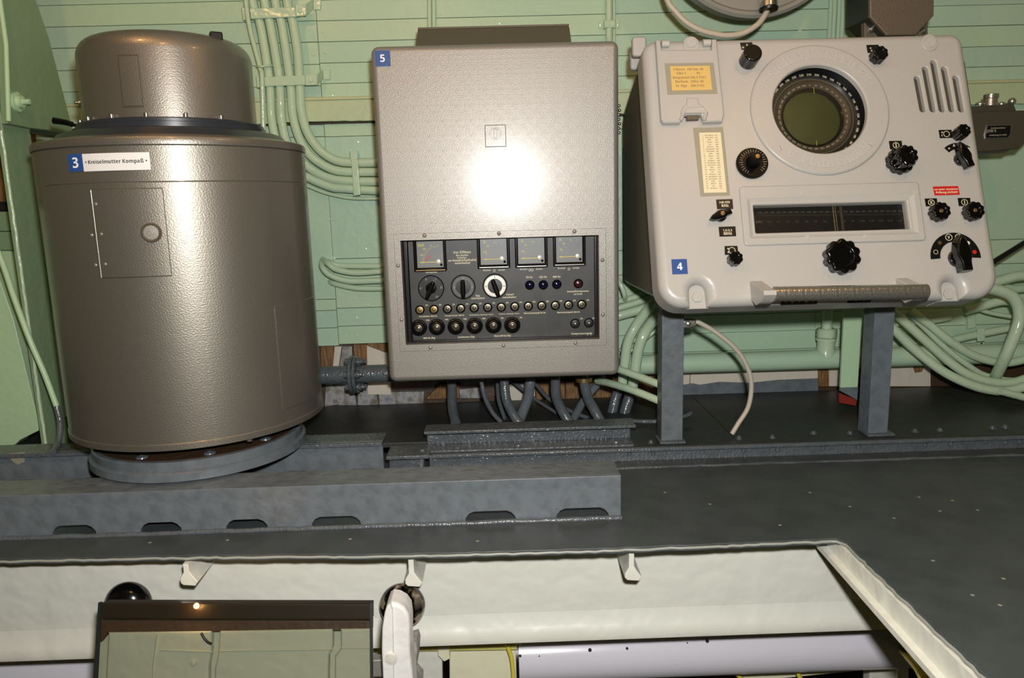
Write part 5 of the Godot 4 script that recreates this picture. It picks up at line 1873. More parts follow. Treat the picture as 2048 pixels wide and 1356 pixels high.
# ---------------------------------------------------------------- pipes, cables and clamps
func pipes() -> void:
	# thick green pipe along the wall, with a tee
	var y := zp(1450, 724, 0.075).y
	var t := thing("green_pipe", "thick green painted pipe running along the wall behind the direction finder's posts", "pipe", Vector3(0.8, y, 0.075))
	var b := mw(t)
	b.tube([Vector3(0.30, y, 0.075), Vector3(2.08, y, 0.075)], 0.0255, 28)
	part("pipe", b, M.green0, t)
	var c := zp(1655, 700, 0.085)
	b = mw(t)
	b.at(c.x, y + 0.012, c.z - 0.01)
	b.lathe([Vector2(0.0255, -0.004), Vector2(0.0235, 0.010), Vector2(0.0215, 0.022), Vector2(0.0215, 0.036)], 24)
	b.lathe([Vector2(0.0215, 0.036), Vector2(0.0245, 0.036), Vector2(0.0245, 0.043), Vector2(0.022, 0.044)], 24)
	var tee := part("tee_fitting", b, M.green_gloss, t, "green tee fitting with a union nut")
	b = mw(tee)
	b.at(c.x, y + 0.056, c.z - 0.01)
	b.lathe([Vector2(0.0, 0.0), Vector2(0.0255, 0.001), Vector2(0.0255, 0.02), Vector2(0.022, 0.024), Vector2(0.0, 0.024)], 6)
	part("nut", b, M.green_gloss, tee)
	b = mw(tee)
	b.at(c.x, y + 0.08, c.z - 0.01)
	b.lathe([Vector2(0.0125, 0.0), Vector2(0.0125, 0.08)], 18)
	part("branch", b, M.green_gloss, tee)
	# flanged grey pipe between the compass and the cabinet
	y = zp(700, 749, 0.11).y
	t = thing("flanged_pipe", "dark grey pipe with a bolted flange between the gyro compass and the control cabinet", "pipe", Vector3(-0.38, y, 0.11))
	b = mw(t)
	b.tube([Vector3(-0.72, y, 0.11), Vector3(-0.24, y, 0.11)], 0.0225, 24)
	part("pipe", b, M.grey_gloss, t)
	var fx := zp(708, 749, 0.11).x
	for k in 2:
		b = mw(t)
		b.put(out_z(Vector3(fx + (0.001 if k else -0.009), y, 0.11), Vector3.RIGHT))
		b.lathe([Vector2(0.0, 0.0), Vector2(0.045, 0.0), Vector2(0.047, 0.002), Vector2(0.047, 0.007), Vector2(0.045, 0.009), Vector2(0.0, 0.009)], 28)
		part("flange", b, M.grey_gloss, t)
	for i in 6:
		var a := TAU * i / 6.0 + 0.2
		b = mw(t)
		b.put(out_z(Vector3(fx - 0.018, y + sin(a) * 0.036, 0.11 + cos(a) * 0.036), Vector3.RIGHT))
		b.lathe([Vector2(0.0, 0.0), Vector2(0.009, 0.001), Vector2(0.009, 0.009), Vector2(0.006, 0.009), Vector2(0.006, 0.030), Vector2(0.010, 0.030), Vector2(0.010, 0.038), Vector2(0.006, 0.039), Vector2(0.0055, 0.046), Vector2(0.0, 0.047)], 6)
		part("flange_bolt", b, M.grey_gloss, t)
	# green flat post behind the angle-iron post
	t = thing("wall_stay", "light green flat steel stay with a chamfered corner behind the angle-iron post", "stay", zp(1700, 775, 0.20))
	b = mw(t)
	b.plate(poly_z([[1686, 560], [1722, 560], [1726, 644], [1724, 652], [1716, 775], [1681, 776], [1688, 640]], 0.20), 0.192, 0.20, 0.0015)
	part("stay", b, M.green_pale, t)
	b = mw(t)
	b.plate(poly_z([[1681, 775], [1716, 774], [1714, 800], [1679, 781]], 0.20), 0.195, 0.203, 0.001)
	part("foot", b, M.grey_paint, t)
	b = mw(t)
	b.plate(poly_z([[1679, 786], [1714, 800], [1712, 812], [1679, 806]], 0.202), 0.195, 0.202, 0.001)
	part("red_primer", b, M.rust_red, t, "bare red primer under the foot")
	# thin vertical conduits
	for d in [[858, "thin green conduit pipe above the control cabinet, near its upper corner", [[858, -160], [859, 60], [861, 200]]], [867, "thin green conduit pipe above the control cabinet, second of the pair", [[867, -160], [868, 60], [870, 200]]]]:
		b = mw()
		b.tube(path([[d[2][0][0], d[2][0][1], 0.008], [d[2][1][0], d[2][1][1], 0.008], [d[2][2][0], d[2][2][1], 0.008]], 2), 0.0055, 12)
		solo("conduit", b, M.green_gloss, d[1], "pipe", "thin conduits on the planks")
	t = thing("clipped_conduit", "vertical green conduit pipe held by a clip, between the cabinet and the direction finder", "pipe", zp(1219, 300, 0.01))
	b = mw(t)
	b.tube(path([[1217, -160, 0.014], [1218, 60, 0.014], [1220, 300, 0.014]], 2), 0.0085, 16)
	part("pipe", b, M.green_gloss, t)
	b = mw(t)
	b.tube(path([[1228, -160, 0.008], [1228, 60, 0.008], [1229, 300, 0.008]], 2), 0.004, 12)
	part("thin_pipe", b, M.green_gloss, t)
	b = mw(t)
	b.plate(poly_z([[1197, 40], [1240, 39], [1240, 56], [1197, 57]], 0.004), 0.0, 0.004, 0.001)
	b.plate(poly_z([[1208, 40], [1231, 39.5], [1231, 56], [1208, 56.5]], 0.02), 0.0, 0.024, 0.004)
	var clip := part("clip", b, M.green_gloss, t)
	for x in [1201, 1236]:
		b = mw(clip)
		fan(b, zp(x, 49, 0.004), Vector3.BACK, [Vector2(0.005, 0.0), Vector2(0.0045, 0.0025), Vector2(0.0, 0.0035)], 10)
		part("screw", b, M.green_gloss, clip)


func cable(label: String, r: float, px: Array, m := "green_gloss", group := "", called := "cable") -> MeshInstance3D:
	var b := mw()
	b.tube(path(px, 8), r, 14)
	return solo(called, b, M[m], label, "cable", group)


func cables() -> void:
	# the bundle beside the compass
	var g := "thick cables clamped beside the gyro compass"
	cable("thick green cable of the clamped bundle, nearest the gyro compass's dome", 0.0108, [[490, -150, 0.03], [505, 0, 0.03], [520, 46, 0.03], [533.5, 124, 0.03], [540, 173, 0.03], [544, 241, 0.03], [560, 300, 0.03], [600, 345, 0.03], [656, 372, 0.03], [687, 377, 0.03], [749, 381, 0.03], [800, 382, 0.03]], "green_gloss", g)
	cable("thick green cable of the clamped bundle, second from the compass's dome", 0.0108, [[515, -150, 0.032], [529, 0, 0.032], [540, 46, 0.032], [553.6, 124, 0.032], [560, 173, 0.032], [564.5, 248, 0.032], [582, 300, 0.032], [622, 338, 0.032], [656, 355, 0.032], [687, 361, 0.032], [749, 363, 0.032], [800, 363, 0.032]], "green_gloss", g)
	cable("thick green cable of the clamped bundle, third from the compass's dome", 0.0108, [[538, -150, 0.032], [550.5, 0, 0.032], [563, 46, 0.032], [575, 124, 0.032], [581.5, 173, 0.032], [586, 232, 0.032], [600, 279, 0.032], [622, 312, 0.032], [656, 335, 0.032], [687, 343, 0.032], [749, 344, 0.032], [800, 344, 0.032]], "green_gloss", g)
	cable("thick green cable on the outside of the clamped bundle, farthest from the compass's dome", 0.0112, [[562, -150, 0.032], [574, 0, 0.032], [586, 46, 0.032], [595.5, 108, 0.032], [600, 173, 0.032], [603, 223, 0.032], [615.6, 266, 0.032], [640, 300, 0.032], [671, 320, 0.032], [705, 325, 0.032], [749, 325, 0.032], [800, 325, 0.032]], "green_gloss", g)
	cable("thin green cable tied along the clamped bundle beside the compass's dome", 0.0058, [[480, -150, 0.045], [491.7, 0, 0.045], [501, 62, 0.045], [519.6, 133, 0.045], [524, 155, 0.05], [526, 229, 0.045], [528, 300, 0.04]])
	cable("thin green wire under the clamped bundle where it bends to the cabinet", 0.0045, [[600, 364, 0.02], [623, 375, 0.02], [656, 387, 0.02], [702, 396, 0.02], [749, 397, 0.02], [800, 397, 0.02]])
	# clamps over the bundle
	var t := thing("cable_clamp", "green cable clamp across the bundle, close under the picture's top edge", "clamp", zp(545, 26, 0.02), Basis(), "clamps on the thick cables")
	var b := mw(t)
	b.plate(poly_z([[499, 17], [590, 14], [592, 34], [502, 38]], 0.046), 0.040, 0.048, 0.002)
	part("strap", b, M.green_gloss, t)
	b = mw(t)
	b.plate(poly_z([[590, 9], [612, 8], [612, 31], [591, 33]], 0.04), 0.036, 0.041, 0.0015)
	part("tab", b, M.green_gloss, t)
	b = mw(t)
	b.plate(poly_z([[626, -2], [641, -3], [640, 18], [626, 19]], 0.01), 0.0, 0.006, 0.0015)
	part("tab", b, M.green_gloss, t)
	b = mw(t)
	b.plate(poly_z([[484, 16], [492, 17], [494, 40], [487, 41]], 0.03), 0.0, 0.035, 0.0015)
	part("tab", b, M.green_gloss, t)
	b = mw(t)
	b.face(zp(612, 8, 0.040), zp(612, 31, 0.040), zp(627, 18, 0.004), zp(627, -2, 0.004), Vector3(1, 0, 1))
	b.face(zp(612, 8, 0.037), zp(612, 31, 0.037), zp(626, 18, 0.002), zp(626, -2, 0.002), Vector3(-1, 0, -1))
	part("tab", b, M.green_gloss, t)
	b = fan(mw(t), zp(600, 21, 0.041), Vector3.BACK, [Vector2(0.006, 0.0), Vector2(0.0055, 0.003), Vector2(0.0, 0.004)], 10)
	part("screw", b, M.green_gloss, t)
	t = thing("cable_clamp", "green cable clamp across the bundle, level with the control cabinet's number label", "clamp", zp(570, 162, 0.02), Basis(), "clamps on the thick cables")
	b = mw(t)
	b.plate(poly_z([[529, 154], [610, 150], [611, 170], [530, 173]], 0.046), 0.040, 0.048, 0.002)
	part("strap", b, M.green_gloss, t)
	b = mw(t)
	b.plate(poly_z([[610, 149], [635, 148], [634, 170], [611, 171]], 0.04), 0.036, 0.041, 0.0015)
	part("tab", b, M.green_gloss, t)
	b = mw(t)
	b.plate(poly_z([[645, 139], [660, 138], [659, 158], [646, 159]], 0.01), 0.0, 0.006, 0.0015)
	part("tab", b, M.green_gloss, t)
	b = mw(t)
	b.plate(poly_z([[513, 152], [519, 152], [521, 175], [515, 176]], 0.03), 0.0, 0.035, 0.0015)
	part("tab", b, M.green_gloss, t)
	b = mw(t)
	b.face(zp(635, 148, 0.040), zp(634, 170, 0.040), zp(646, 158, 0.004), zp(647, 139, 0.004), Vector3(1, 0, 1))
	b.face(zp(635, 148, 0.037), zp(634, 170, 0.037), zp(645, 158, 0.002), zp(646, 139, 0.002), Vector3(-1, 0, -1))
	part("tab", b, M.green_gloss, t)
	b = fan(mw(t), zp(622, 160, 0.041), Vector3.BACK, [Vector2(0.006, 0.0), Vector2(0.0055, 0.003), Vector2(0.0, 0.004)], 10)
	part("screw", b, M.green_gloss, t)
	t = thing("cable_clamp", "upright green cable clamp where the bundle reaches the control cabinet", "clamp", zp(712, 392, 0.02), Basis(), "clamps on the thick cables")
	b = mw(t)
	b.plate(poly_z([[702, 319], [716, 318], [721, 390], [707, 392]], 0.048), 0.042, 0.049, 0.002)
	part("strap", b, M.green_gloss, t)
	b = mw(t)
	b.plate(poly_z([[702, 303], [716, 302], [717, 320], [703, 321]], 0.03), 0.0, 0.046, 0.0015)
	part("tab", b, M.green_gloss, t)
	b = mw()
	b.tube(path([[513, 133, 0.035], [520, 133, 0.054], [535, 132, 0.048], [545, 131, 0.03]], 5), 0.0028, 8)
	solo("cable_tie", b, M.green_gloss, "thin green tie that holds the thin cable to the clamped bundle", "tie")
	# behind the cabinet's middle
	g = "cables that enter the cabinet half-way down the gap"
	cable("green cable through the gap beside the compass, upper of the set", 0.0072, [[655, 522, -0.015], [662, 526, 0.02], [678, 531, 0.024], [711, 532, 0.024], [758, 532, 0.024], [800, 531, 0.024]], "green_gloss", g)
	cable("green cable through the gap beside the compass, second from the top", 0.0075, [[646, 519, 0.0], [655, 526, 0.03], [673, 539, 0.036], [711, 545.6, 0.036], [758, 543, 0.036], [800, 541, 0.036]], "green_gloss", g)
	cable("green cable through the gap beside the compass, bent round the edge of the hole", 0.0078, [[644, 523, 0.0], [645, 535, 0.03], [660.6, 550.6, 0.034], [698, 562, 0.034], [758, 561, 0.034], [800, 559, 0.034]], "green_gloss", g)
	cable("green cable through the gap beside the compass, lowest of the set", 0.0072, [[660, 562, -0.01], [668, 567, 0.01], [711, 576, 0.02], [761, 577, 0.02], [800, 576, 0.02]], "green_gloss", g)
	# between the cabinet and the direction finder
	g = "thick green cables between the cabinet and the post"
	cable("thick green cable beside the control cabinet's lower corner, nearer the cabinet", 0.0125, [[1330, 575, 0.06], [1293, 622, 0.10], [1271, 652.7, 0.12], [1255.4, 686, 0.12], [1248.8, 730, 0.12], [1244, 772, 0.12]], "green_gloss", g)
	cable("thick green cable beside the control cabinet's lower corner, nearer the post", 0.0132, [[1345, 600, 0.06], [1308.5, 639.5, 0.10], [1288.6, 668, 0.13], [1277.5, 697, 0.13], [1272, 730, 0.13], [1265, 776, 0.13]], "green_gloss", g)
	cable("slanting green cable behind the cabinet's lower corner, thickest of the fan", 0.0125, [[1200, 642, 0.035], [1242, 630, 0.035], [1286, 617, 0.035], [1350, 590, 0.035]])
	cable("slanting green cable behind the cabinet's lower corner, middle of the fan", 0.0085, [[1200, 626, 0.05], [1244, 614, 0.05], [1284, 602, 0.05], [1350, 580, 0.05]])
	cable("slanting green cable behind the cabinet's lower corner, topmost of the fan", 0.0075, [[1200, 612, 0.04], [1244, 601, 0.04], [1280, 591, 0.04], [1340, 570, 0.04]])
	cable("short green cable end bent down beside the cabinet's edge", 0.0065, [[1236, 560, 0.07], [1244, 575, 0.075], [1249, 590, 0.075], [1250, 598, 0.06]])
	cable("thin green cable behind the two thick ones, rising to the post", 0.006, [[1240, 702, 0.03], [1262, 685, 0.03], [1290, 668, 0.03], [1325, 640, 0.03]])
	cable("thin green wire low behind the two thick cables beside the post", 0.0055, [[1255, 705, 0.045], [1272, 695, 0.045], [1300, 670, 0.045], [1330, 648, 0.045]])
	cable("glossy green cable crossing in front of the thick ones to the post, upper of two", 0.0088, [[1225, 735, 0.22], [1242, 740, 0.25], [1275, 752, 0.29], [1317, 768, 0.34], [1340, 777, 0.36]], "green_gloss", "green cables that cross to the post")
	cable("glossy green cable crossing under the cabinet's corner to the post, lower of two", 0.0088, [[1195, 762, 0.16], [1220, 766.7, 0.22], [1264, 780, 0.29], [1317, 801, 0.35], [1340, 812, 0.37]], "green_gloss", "green cables that cross to the post")
	for d in [["dark grey painted lower end of the thick green cable nearer the cabinet", [[1244, 772, 0.12], [1233, 790, 0.13], [1226, 818, 0.14], [1220, 845, 0.15]], 0.0127], ["dark grey painted lower end of the thick green cable nearer the post", [[1265, 776, 0.13], [1260, 790, 0.14], [1251, 819, 0.15], [1245, 845, 0.16]], 0.0134]]:
		cable(d[0], d[2], d[1], "grey_gloss", "grey hoses under the cabinet", "hose")
	# grey hoses out of the cabinet's bottom
	g = "grey hoses under the cabinet"
	cable("thick grey hose under the cabinet, alone beside the flanged pipe", 0.0118, [[904, 755, 0.14], [904, 776, 0.15], [905, 815, 0.19], [911, 845, 0.235]], "grey_gloss", g, "hose")
	cable("thin grey cable under the cabinet, first beside the lone thick hose", 0.0055, [[962, 755, 0.20], [964, 770, 0.20], [970, 795, 0.21], [985, 825, 0.23], [1003, 845, 0.245]], "grey_gloss", g, "hose")
	cable("thin grey cable under the cabinet, straight behind the first bent hose", 0.005, [[995, 760, 0.12], [995.4, 776, 0.13], [998, 803, 0.16], [1010, 838, 0.2]], "grey_gloss", g, "hose")
	cable("glossy grey hose under the cabinet, bent towards the post beside the thin cable", 0.0112, [[1008, 752, 0.20], [1009, 768, 0.21], [1013, 800, 0.22], [1027, 830, 0.24], [1040, 848, 0.25]], "grey_gloss", g, "hose")
	cable("matt grey hose under the cabinet, crossing behind the glossy one", 0.0128, [[1061, 750, 0.15], [1060, 767, 0.15], [1056, 795, 0.17], [1043, 830, 0.20], [1034, 850, 0.22]], "grey_paint", g, "hose")
	cable("grey hose under the middle of the cabinet, bent out behind the channel", 0.012, [[1111, 750, 0.18], [1111, 765, 0.19], [1113, 795, 0.21], [1126, 825, 0.24], [1142, 848, 0.25]], "grey_gloss", g, "hose")
	cable("grey hose under the cabinet, leaning back behind the one with a brass collar", 0.0098, [[1206, 752, 0.10], [1193, 771, 0.12], [1168, 801, 0.15], [1148, 836, 0.20], [1140, 850, 0.22]], "grey_paint", g, "hose")
	cable("grey hose under the cabinet, hanging from a brass collar", 0.012, [[1167, 752, 0.18], [1168.4, 766, 0.19], [1176, 796, 0.21], [1188.5, 820, 0.235], [1203, 846, 0.25]], "grey_gloss", g, "hose")
	cable("thin grey cable under the cabinet, slanting across to the brass-collared hose", 0.005, [[1062, 758, 0.06], [1075.6, 773, 0.08], [1100.7, 800, 0.12], [1143, 823, 0.17], [1176, 836, 0.2]], "grey_gloss", g, "hose")
	cable("thinnest grey cable under the cabinet, slanting behind the middle hose", 0.0042, [[1020, 760, 0.06], [1035.5, 771, 0.08], [1073, 800, 0.12], [1113, 826, 0.17]], "grey_gloss", g, "hose")
	b = fan(mw(), zp(1167.5, 759, 0.185), Vector3.DOWN, [Vector2(0.0, -0.006), Vector2(0.02, -0.006), Vector2(0.02, 0.004), Vector2(0.014, 0.006), Vector2(0.0, 0.006)], 20)
	solo("hose_collar", b, M.brass, "dull brass collar where a grey hose enters the cabinet's bottom", "collar")
	cable("grey cable lying on the platform from the channel to the post", 0.005, [[1262, 842, 0.27], [1290, 843, 0.27], [1320, 842, 0.28], [1370, 832, 0.27], [1382, 826, 0.26]], "grey_gloss")
	# white cable under the direction finder
	t = thing("plug", "small metal plug under the direction finder, at the head of the cream cable", "plug", zp(1378, 648, 0.36))
	b = mw(t)
	b.plate(poly_z([[1362, 640], [1392, 640], [1394, 652], [1378, 657], [1362, 657]], 0.37), 0.345, 0.37, 0.004)
	part("shell", b, M.worn_steel, t)
	b = fan(mw(t), zp(1377, 648, 0.37), Vector3.BACK, [Vector2(0.006, 0.0), Vector2(0.005, 0.003), Vector2(0.0, 0.004)], 14)
	part("cap", b, M.steel, t)
	cable("cream cable hanging in a bow from the plug down to the platform", 0.0052, [[1392, 643, 0.36], [1400, 646, 0.362], [1429, 662.6, 0.365], [1462.4, 688.6, 0.37], [1486, 717, 0.37], [1500, 750, 0.37], [1502.5, 780.6, 0.37], [1495.5, 816, 0.372], [1476.6, 846.7, 0.375], [1463.6, 868, 0.378]], "cable_white")
	# the tangle beyond the angle-iron post
	g = "green cables beyond the angle-iron post"
	cable("thick green cable sagging lowest beyond the angle-iron post", 0.0112, [[1740, 610, 0.14], [1790, 661, 0.15], [1832, 701.6, 0.16], [1887.6, 743.6, 0.18], [1943, 770, 0.19], [1987, 781, 0.19], [2020, 781, 0.19], [2060, 768, 0.19], [2120, 730, 0.18], [2220, 640, 0.12], [2330, 590, 0.05], [2500, 580, 0.04]], "green_gloss", g)
	cable("thick green cable sagging just above the lowest one beyond the post", 0.0112, [[1765, 605, 0.12], [1806, 641, 0.13], [1854, 684, 0.14], [1899, 724, 0.15], [1943, 752, 0.16], [1998, 765.7, 0.16], [2050, 758, 0.16], [2120, 720, 0.16], [2220, 625, 0.10], [2330, 570, 0.05], [2500, 560, 0.04]], "green_gloss", g)
	cable("thick green cable in the upper sag beyond the post, passing behind the loop", 0.0108, [[1820, 620, 0.09], [1863, 653, 0.10], [1899, 681.7, 0.11], [1943, 709, 0.11], [1987, 723, 0.11], [2020, 725, 0.11], [2060, 715, 0.11], [2120, 690, 0.11], [2220, 650, 0.07], [2330, 620, 0.04], [2500, 605, 0.04]], "green_gloss", g)
	cable("thinner green cable between the sagging thick ones beyond the post", 0.0075, [[1815, 625, 0.07], [1848, 655, 0.08], [1887.6, 693, 0.10], [1932, 728, 0.11], [1975, 752, 0.11], [2040, 760, 0.13], [2120, 735, 0.13], [2230, 690, 0.08], [2500, 650, 0.04]], "green_gloss", g)
	cable("green cable rising straight towards the picture's edge through the wall clip", 0.0105, [[1880, 690, 0.03], [1918.5, 677, 0.035], [1980, 664, 0.035], [2030, 654, 0.035], [2110, 638, 0.035], [2500, 565, 0.035]], "green_gloss", g)
	cable("thick green cable looped down beside the direction finder's lower corner", 0.0135, [[1950, 572, 0.20], [1995, 580, 0.20], [2022, 591, 0.20], [2036, 611, 0.20], [2039, 637, 0.20], [2030, 668, 0.20], [2011, 713, 0.19], [1995, 745, 0.15], [1985, 765, 0.10]], "green_gloss", g)
	cable("thick green cable leaving above the loop beside the direction finder", 0.0125, [[1960, 570, 0.12], [2005, 560, 0.12], [2031, 553, 0.12], [2060, 550, 0.12], [2110, 545, 0.12], [2300, 530, 0.05], [2500, 520, 0.04]], "green_gloss", g)
	cable("green cable leaving behind the loop beside the direction finder, second from its top", 0.010, [[1970, 568, 0.07], [2019, 577, 0.07], [2050, 577, 0.07], [2110, 572, 0.07], [2300, 550, 0.05], [2500, 540, 0.04]], "green_gloss", g)
	cable("green cable that passes behind the loop from under the direction finder", 0.0115, [[1930, 622, 0.09], [1986, 606, 0.09], [2008, 602, 0.09], [2030, 604, 0.09], [2110, 612, 0.09], [2300, 600, 0.05], [2500, 590, 0.04]], "green_gloss", g)
	cable("thin green cable under the direction finder's corner, ending behind the loop", 0.0055, [[1940, 612, 0.07], [1974.6, 624, 0.07], [2008, 631, 0.07], [2040, 634, 0.07], [2110, 630, 0.07], [2300, 640, 0.05], [2500, 630, 0.04]], "green_gloss", g)
	cable("green cable at the picture's edge, below the lowest sag", 0.009, [[2000, 782, 0.22], [2030, 790, 0.22], [2060, 797, 0.22], [2120, 805, 0.22], [2300, 800, 0.2], [2500, 780, 0.2]], "green_gloss", g)
	cable("short straight green cable under the direction finder, level above the sags", 0.007, [[1790, 648, 0.05], [1826, 645, 0.05], [1860, 643, 0.05], [1900, 636, 0.05]], "green_gloss", g)
	t = thing("wall_clip", "narrow green wall clip with one screw hole, over the straight cable beyond the post", "clip", zp(1963, 690, 0.03))
	b = mw(t)
	b.plate(poly_z([[1954, 634], [1969, 631], [1971, 660], [1956, 663]], 0.05), 0.0, 0.012, 0.002)
	part("strap", b, M.green_gloss, t)
	b = mw(t)
	b.plate(poly_z([[1955, 680], [1970, 679], [1971, 693], [1956, 694]], 0.01), 0.0, 0.008, 0.0015)
	part("strap", b, M.green_gloss, t)
	b = mw(t)
	b.plate(poly_z([[1955, 658], [1970, 656], [1971, 682], [1956, 684]], 0.05), 0.046, 0.050, 0.0015)
	part("strap", b, M.green_gloss, t)
	b = fan(mw(t), zp(1963, 687, 0.0082), Vector3.BACK, [Vector2(0.0028, 0.0), Vector2(0.0, 0.0004)], 12)
	part("screw_hole", b, M.gap_dark, t)
	# thin cable in the corner beside the compass
	cable("thin pale green cable hanging in the corner beside the compass", 0.0058, [[-120, 200, 0.34], [-90, 300, 0.35], [-40, 420, 0.37], [4, 524, 0.385], [30, 600, 0.40], [60, 680, 0.41], [90, 750, 0.41], [113, 812, 0.41]], "green_pale")
	cable("dark grey lower end of the thin corner cable, curling to the beam", 0.006, [[113, 812, 0.41], [119, 838, 0.415], [120, 862, 0.425], [116, 886, 0.44], [107, 906, 0.475]], "grey_gloss")
	# vertical cables beside the top box
	var k := 0
	for x in [1662, 1670, 1679, 1687]:
		cable(["thin upright green cable by the brown box, farthest from the box", "thin upright green cable by the brown box, second from the outside", "thin upright green cable by the brown box, second from the box", "thin upright green cable by the brown box, next to its dark side"][k], 0.0052, [[x + 3, -150, 0.012], [x, 0, 0.012], [x - 3.5, 75, 0.012], [x - 8, 200, 0.012]], "green_gloss", "upright cables beside the brown box")
		k += 1


# ---------------------------------------------------------------- things on the upper wall
func upper_fittings() -> void:
	# brown box above the direction finder
	var t := thing("junction_box", "tall brown hammer-finish box with clipped lower corners above the direction finder", "box", zp(1800, 70, 0.26))
	var Z := 0.31
	var b := mw(t)
	b.plate(poly_z([[1736, -150], [1738, 35], [1772, 72], [1830, 71], [1866, 32], [1868, -150]], Z), Z - 0.004, Z + 0.004, 0.003)
	part("cover", b, M.hammer_brown, t)
	b = mw(t)
	b.plate(poly_z([[1737, -150], [1739, 34], [1773, 70], [1829, 69], [1865, 31], [1867, -150]], Z), Z - 0.10, Z - 0.004, 0.0)
	part("case", b, M.dark_case, t, "dark green case behind the cover, with side shade in its colour")
	for q in [[1729, 41, 1767, 68, 1741, 60], [1832, 68, 1856, 40, 1846, 62]]:
		b = mw(t)
		b.plate(poly_z([[q[0], q[1]], [q[2], q[3]], [q[2], 110], [q[0], 110]], Z - 0.03), Z - 0.045, Z - 0.03, 0.0015)
		var br := part("foot_bracket", b, M.hammer_brown, t)
		b = fan(mw(br), zp(q[4], q[5], Z - 0.03), Vector3.BACK, [Vector2(0.007, 0.0), Vector2(0.007, 0.005), Vector2(0.004, 0.008), Vector2(0.0, 0.009)], 14)
		part("screw", b, M.steel, br)
	# round instrument hanging into the top of the picture
	t = thing("round_instrument", "round grey instrument case at the top edge above the cable loop", "instrument", zp(1517, 15, 0.22))
	var c := zp(1517, -180, 0.22)
	b = fan(mw(t), Vector3(c.x, c.y, 0.10), Vector3.BACK, [Vector2(0.0, 0.0), Vector2(0.18, 0.0), Vector2(0.19, 0.06), Vector2(0.215, 0.08), Vector2(0.218, 0.115), Vector2(0.212, 0.12), Vector2(0.205, 0.119), Vector2(0.20, 0.112), Vector2(0.0, 0.112)], 72)
	part("case", b, M.instrument_grey, t)
	var gd := zp(1535, 10, 0.235)
	b = mw(t)
	b.put(out_z(gd + Vector3(0, 0.05, 0), Vector3(0.02, -1, 0.1)))
	b.lathe([Vector2(0.0, 0.0), Vector2(0.012, 0.0), Vector2(0.012, 0.045), Vector2(0.018, 0.046), Vector2(0.018, 0.056), Vector2(0.014, 0.058)], 20)
	part("gland_body", b, M.steel, t, "bright cable gland")
	b = mw(t)
	b.put(out_z(gd + Vector3(0.0005, 0.0, 0.005), Vector3(0.02, -1, 0.1)))
	b.lathe([Vector2(0.0, -0.004), Vector2(0.014, -0.004), Vector2(0.015, 0.004), Vector2(0.0205, 0.008), Vector2(0.0195, 0.013), Vector2(0.007, 0.015), Vector2(0.0, 0.015)], 20)
	part("gland_nut", b, M.black_satin, t, "black gland nut")
	cable("grey-brown cable hanging in a loop from the round instrument's gland", 0.0062, [[1320, -60, 0.25], [1334.6, 0, 0.25], [1351, 23, 0.25], [1372, 44, 0.25], [1399, 59.4, 0.25], [1429.5, 68, 0.25], [1456, 71, 0.25], [1487, 66, 0.25], [1514, 50, 0.25], [1527, 34.5, 0.245], [1535, 20, 0.24]], "cable_white")
	# dark metal box at the picture's edge
	t = thing("relay_box", "dark grey-brown metal box with a black nameplate, half hidden behind the direction finder", "box", zp(2000, 300, 0.25))
	Z = 0.25
	b = mw(t)
	b.plate(poly_z([[1900, 225], [2062, 220], [2060, 276], [2050, 286], [2038, 298], [1985, 303], [1900, 306]], Z), 0.05, Z, 0.004)
	part("body", b, M.box_dark, t)
	b = mw(t)
	b.plate(poly_z([[1900, 214], [2036, 206], [2042, 222], [1900, 226]], Z), 0.06, Z - 0.012, 0.004)
	part("lid", b, M.box_dark, t)
	b = mw(t)
	b.plate(poly_z([[1900, 300], [2030, 297], [2016, 305], [1900, 309]], Z), 0.06, Z - 0.01, 0.002)
	part("bottom_flange", b, M.box_dark, t)
	var gp := zp(1981, 209, 0.2)
	b = mw(t)
	b.at(gp.x, gp.y - 0.005, gp.z)
	b.lathe([Vector2(0.0145, 0.0), Vector2(0.0135, 0.018), Vector2(0.0155, 0.019), Vector2(0.0155, 0.027), Vector2(0.012, 0.028), Vector2(0.0, 0.022)], 20)
	part("gland", b, M.worn_steel, t)
	for q in [[1960, 207, 0.010], [2003, 207, 0.009]]:
		var p := zp(q[0], q[1], 0.2)
		b = mw(t)
		b.at(p.x, p.y - 0.003, p.z)
		b.lathe([Vector2(q[2], 0.0), Vector2(q[2], 0.003), Vector2(q[2] * 0.6, 0.006), Vector2(0.0, 0.007)], 18)
		part("blanking_cap", b, M.worn_steel, t)
	b = mw(t)
	b.ball(zp(2024, 203, 0.2), 0.0085, 14)
	part("wing_knob", b, M.worn_steel, t)
	b = mw(t)
	b.plate(poly_z([[1972, 250], [2024, 249], [2022, 268], [2017, 277], [1968, 278], [1967, 270]], Z), Z - 0.001, Z + 0.002, 0.0006)
	var np := part("nameplate_rim", b, M.steel, t)
	b = mw(np)
	b.plate(poly_z([[1974, 252], [2020, 251], [2019, 268], [2014, 275], [1970.5, 276], [1970, 270]], Z), Z, Z + 0.0025, 0.0)
	part("nameplate", b, M.black_satin, np, "black nameplate")
	b = mw(np)
	b.put(Transform3D(Basis(), zp(1983, 262, Z + 0.0026)))
	b.text("JEW 5", 0.006, sans, 0.0002)
	for q in [[1996, 256, "Gerätenummer"], [1996, 270, "Sicherung 2A 250V"]]:
		b.put(Transform3D(Basis(), zp(q[0], q[1], Z + 0.0026)))
		b.text(q[2], 0.0032, sans, 0.0002)
	b.plate(poly_z([[1997, 259], [2017, 258.5], [2016, 265], [1996, 265.5]], Z + 0.0025), Z + 0.002, Z + 0.0028)
	part("lettering", b, M.dim_print, np)
	b = mw()
	b.tube([zp(1985, 525, 0.20), zp(2300, 330, 0.10)], 0.0062, 14)
